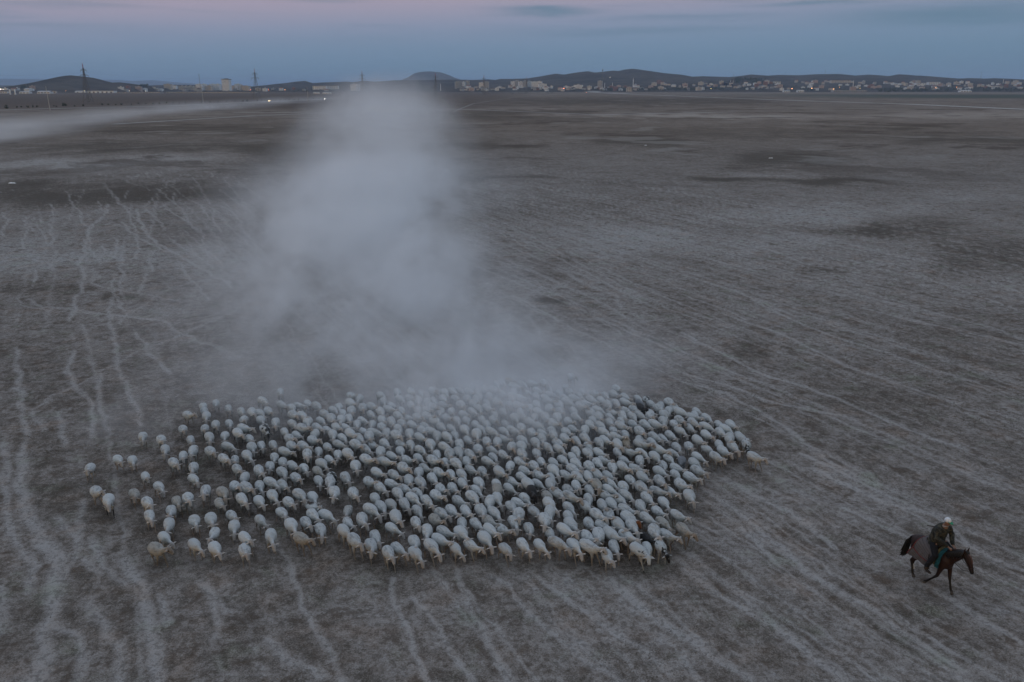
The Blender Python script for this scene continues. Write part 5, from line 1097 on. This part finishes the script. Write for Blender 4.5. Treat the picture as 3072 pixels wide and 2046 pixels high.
# ------------------------------------------------------------------ dust and air
def dust_material(name, mul, col=(.93,.96,1.0), an=.15):
    m = bpy.data.materials.new(name); m.use_nodes = True; t = NT(m.node_tree); m.node_tree.nodes.remove(m.node_tree.nodes['Principled BSDF'])
    pv = t.new('ShaderNodeVolumePrincipled'); pv.inputs['Color'].default_value = col+(1,); pv.inputs['Density'].default_value = mul; pv.inputs['Anisotropy'].default_value = an
    t.l.new(pv.outputs[0], m.node_tree.nodes['Material Output'].inputs['Volume']); return m
def dust_volume(name, label, lo, hi, res, blobs, seed, fade=None, nscale=.16, thr=(.36,.70), mul=1.0, stretch=(1,1,1.6)):
    ng = bpy.data.node_groups.new(name, 'GeometryNodeTree'); ng.interface.new_socket('Geometry', in_out='OUTPUT', socket_type='NodeSocketGeometry')
    t = NT(ng); out = t.new('NodeGroupOutput')
    pos = t.new('GeometryNodeInputPosition').outputs[0]
    n0 = t.new('ShaderNodeTexNoise'); t.l.new(pos, n0.inputs['Vector']); n0.inputs['Scale'].default_value = nscale*.6; n0.inputs['Detail'].default_value = 1
    wp = t.new('ShaderNodeVectorMath', operation='MULTIPLY_ADD'); t.l.new(n0.outputs['Color'], wp.inputs[0]); wp.inputs[1].default_value = (WARP/nscale*.16,)*2+(WARP*.3,) ; 
    ad = t.new('ShaderNodeVectorMath', operation='ADD'); t.l.new(pos, ad.inputs[0]); ad.inputs[1].default_value = (-WARP/nscale*.08,)*2+(-WARP*.15,); t.l.new(ad.outputs[0], wp.inputs[2])
    x, y, z = t.sep(wp.outputs[0])[:3]
    tot = None
    for (cx, cy, s1, s2, ang, H, A_) in blobs:
        c, s = math.cos(ang), math.sin(ang)
        dx = t.m('SUBTRACT', x, cx); dy = t.m('SUBTRACT', y, cy)
        a = t.m('DIVIDE', t.m('ADD', t.m('MULTIPLY', dx, c), t.m('MULTIPLY', dy, s)), s1)
        b = t.m('DIVIDE', t.m('SUBTRACT', t.m('MULTIPLY', dy, c), t.m('MULTIPLY', dx, s)), s2)
        h = t.m('DIVIDE', z, H)
        e = t.m('EXPONENT', t.m('MULTIPLY', t.m('ADD', t.m('ADD', t.m('MULTIPLY', a, a), t.m('MULTIPLY', b, b)), t.m('MULTIPLY', h, h)), -1.0))
        e = t.m('MULTIPLY', e, A_); tot = e if tot is None else t.m('ADD', tot, e)
    st = t.new('ShaderNodeVectorMath', operation='MULTIPLY'); t.l.new(pos, st.inputs[0]); st.inputs[1].default_value = stretch
    of = t.new('ShaderNodeVectorMath', operation='ADD'); t.l.new(st.outputs[0], of.inputs[0]); of.inputs[1].default_value = (seed*7.3, 0, seed)
    nz = t.m('ADD', t.m('MULTIPLY', t.noise(of.outputs[0], nscale, 6, .6, .8), .68), t.m('MULTIPLY', t.noise(of.outputs[0], nscale*3.6, 5, .62, 1.2), .32))
    d = t.m('MULTIPLY', tot, t.ss(nz, thr[0], thr[1], .28, 1.7))
    if fade is not None: d = t.m('MULTIPLY', d, t.ss(pos_y := t.sep(pos)[1], fade[0], fade[1]))
    # nothing at the very faces of the volume
    px_, py_, pz_ = t.sep(pos)[:3]
    for q, a, b in ((px_, lo[0], hi[0]), (py_, lo[1], hi[1])):
        w = (b-a)*.05; d = t.m('MULTIPLY', d, t.ss(q, a, a+w)) if not (fade and q is py_) else d; d = t.m('MULTIPLY', d, t.ss(q, b, b-w)) if not (fade and q is py_) else d
    d = t.m('MULTIPLY', d, t.ss(pz_, hi[2], hi[2]*.8)); d = t.m('MAXIMUM', t.m('SUBTRACT', d, .0012*DTHR), 0.0)
    vc = t.new('GeometryNodeVolumeCube'); t.l.new(d, vc.inputs['Density']); vc.inputs['Min'].default_value = lo; vc.inputs['Max'].default_value = hi
    for k, nmx in enumerate(('Resolution X','Resolution Y','Resolution Z')): vc.inputs[nmx].default_value = res[k]
    mt = dust_material(name, mul); sm = t.new('GeometryNodeSetMaterial'); sm.inputs['Material'].default_value = mt
    t.l.new(vc.outputs[0], sm.inputs[0]); t.l.new(sm.outputs[0], out.inputs[0])
    vd = bpy.data.volumes.new(name); vd.materials.append(mt); o = bpy.data.objects.new(name, vd); COL.objects.link(o)
    o.modifiers.new('dust', 'NODES').node_group = ng
    tag(o, label, kind='stuff'); return o
WARP = 4.0; DTHR = 1.0
def G(px, py, s1, s2, H, A_, ang=0.0):
    p = at(px, py); return (float(p[0]), float(p[1]), s1, s2, ang, H, A_)
DA = math.atan2(1, -.16)-math.pi/2
plume = [G(1180,1130,7.5,4.5,1.9,.085,DA), G(900,1110,6,4,1.5,.022,DA), G(1460,1140,6,3.5,1.7,.070,DA), G(1100,960,6.5,7,2.3,.085,DA), G(1400,1010,4.5,7,1.8,.040,DA), G(820,970,7,9,1.8,.024,DA),
 G(1080,800,6.2,12,3.1,.10,DA), G(1110,640,6.8,18,3.8,.120,DA), G(930,800,7.5,14,2.6,.032,DA), G(1350,850,5,14,2.3,.022,DA), G(1280,900,3.5,9,2.6,.04,DA), G(1150,540,9.5,26,4.6,.080,DA),
 G(1140,440,14.5,50,6.5,.034,DA), G(1140,378,21,85,12,.020,DA), G(1165,335,30,130,19,.009,DA), G(930,660,8,18,3.2,.032,DA), G(1150,560,17,28,4.2,.018,DA),
 G(1400,1320,5.0,2.0,1.5,.20,-.15), G(1260,1250,4.0,2.2,1.5,.15), G(1600,1300,3,1.6,1.3,.13), G(1650,1220,3,1.5,1.3,.12), G(1480,1230,4,2,1.4,.10), G(640,1170,3,2.2,1.0,.02), G(330,1290,.9,2.6,.8,.06,.1), G(445,1300,1.3,1.6,.7,.05), G(560,1210,2,2,.9,.02),
 G(1900,1190,3,1.6,1.1,.05), G(1780,1110,4,3,1.5,.04), G(980,1230,4,2,1,.035)]
dust_volume('dust_cloud', 'pale dust raised by the flock drifting away behind it', (-46, 20, -.5), (22, 125, 11), (194, 300, 40), plume, 1, fade=(125, 104), nscale=.20, mul=1.85, thr=(.38,.64), stretch=(1,.42,1.0))
dust_volume('dust_plume', 'thick dust plume drifting back to the horizon', (-125, 100, -.5), (40, 580, 40), (132, 380, 40), plume, 2, fade=(104, 125), nscale=.06, stretch=(1,.4,1.0), mul=1.0, thr=(.36,.66))
leftd = [(-150,235,16,60,.12,3.6,.020), (-185,330,20,95,.1,4.2,.015), (-205,520,24,160,.05,4.6,.010), (-225,850,30,260,.05,5.5,.006)]
dust_volume('road_dust', 'low dust bank drifting along the left road', (-300, 120, -.5), (-95, 1350, 16), (103, 410, 16), leftd, 3, nscale=.02, stretch=(1,.4,1.6))
cp = at(1757, 276.5); cq = at(1850, 280.5)
dust_volume('road_dust', 'dust trailing the car on the right road', (float(cp[0])-30, float(cq[1])-120, -.5), (float(cq[0])+60, float(cp[1])+30, 14), (60, 90, 12), [(float(cp[0])+18,float(cp[1])-40,14,60,.25,3.2,.020),(float(cq[0]),float(cq[1]),14,110,.3,2.4,.008)], 4, nscale=.05)
# dusk air
hm = dust_material('dusk_haze', HAZE, HCOL, .0)
b = MB(); b.box(-28000, 28000, -400, 42000, -1.6, 235)
b.build('haze', hm); tag(bpy.data.objects['haze'], 'thin blue dusk haze over the plain', kind='stuff')

# things that look alike get told apart by their order from the left
byl = {}
for o in list(bpy.data.objects):
    if o.get('category') and o.get('group'): byl.setdefault((o['group'], o['label']), []).append((o.matrix_basis.translation.x/max(1, o.matrix_basis.translation.y), o))
for (g, lab), L in byl.items():
    if 1 < len(L) <= 24:
        L.sort(key=lambda q: q[0])
        for j, (q, o) in enumerate(L): o['label'] = lab+(', leftmost such' if j == 0 else ', rightmost such' if j == len(L)-1 else ', %s from left' % ORD[j] if j < 20 else ', near right end')
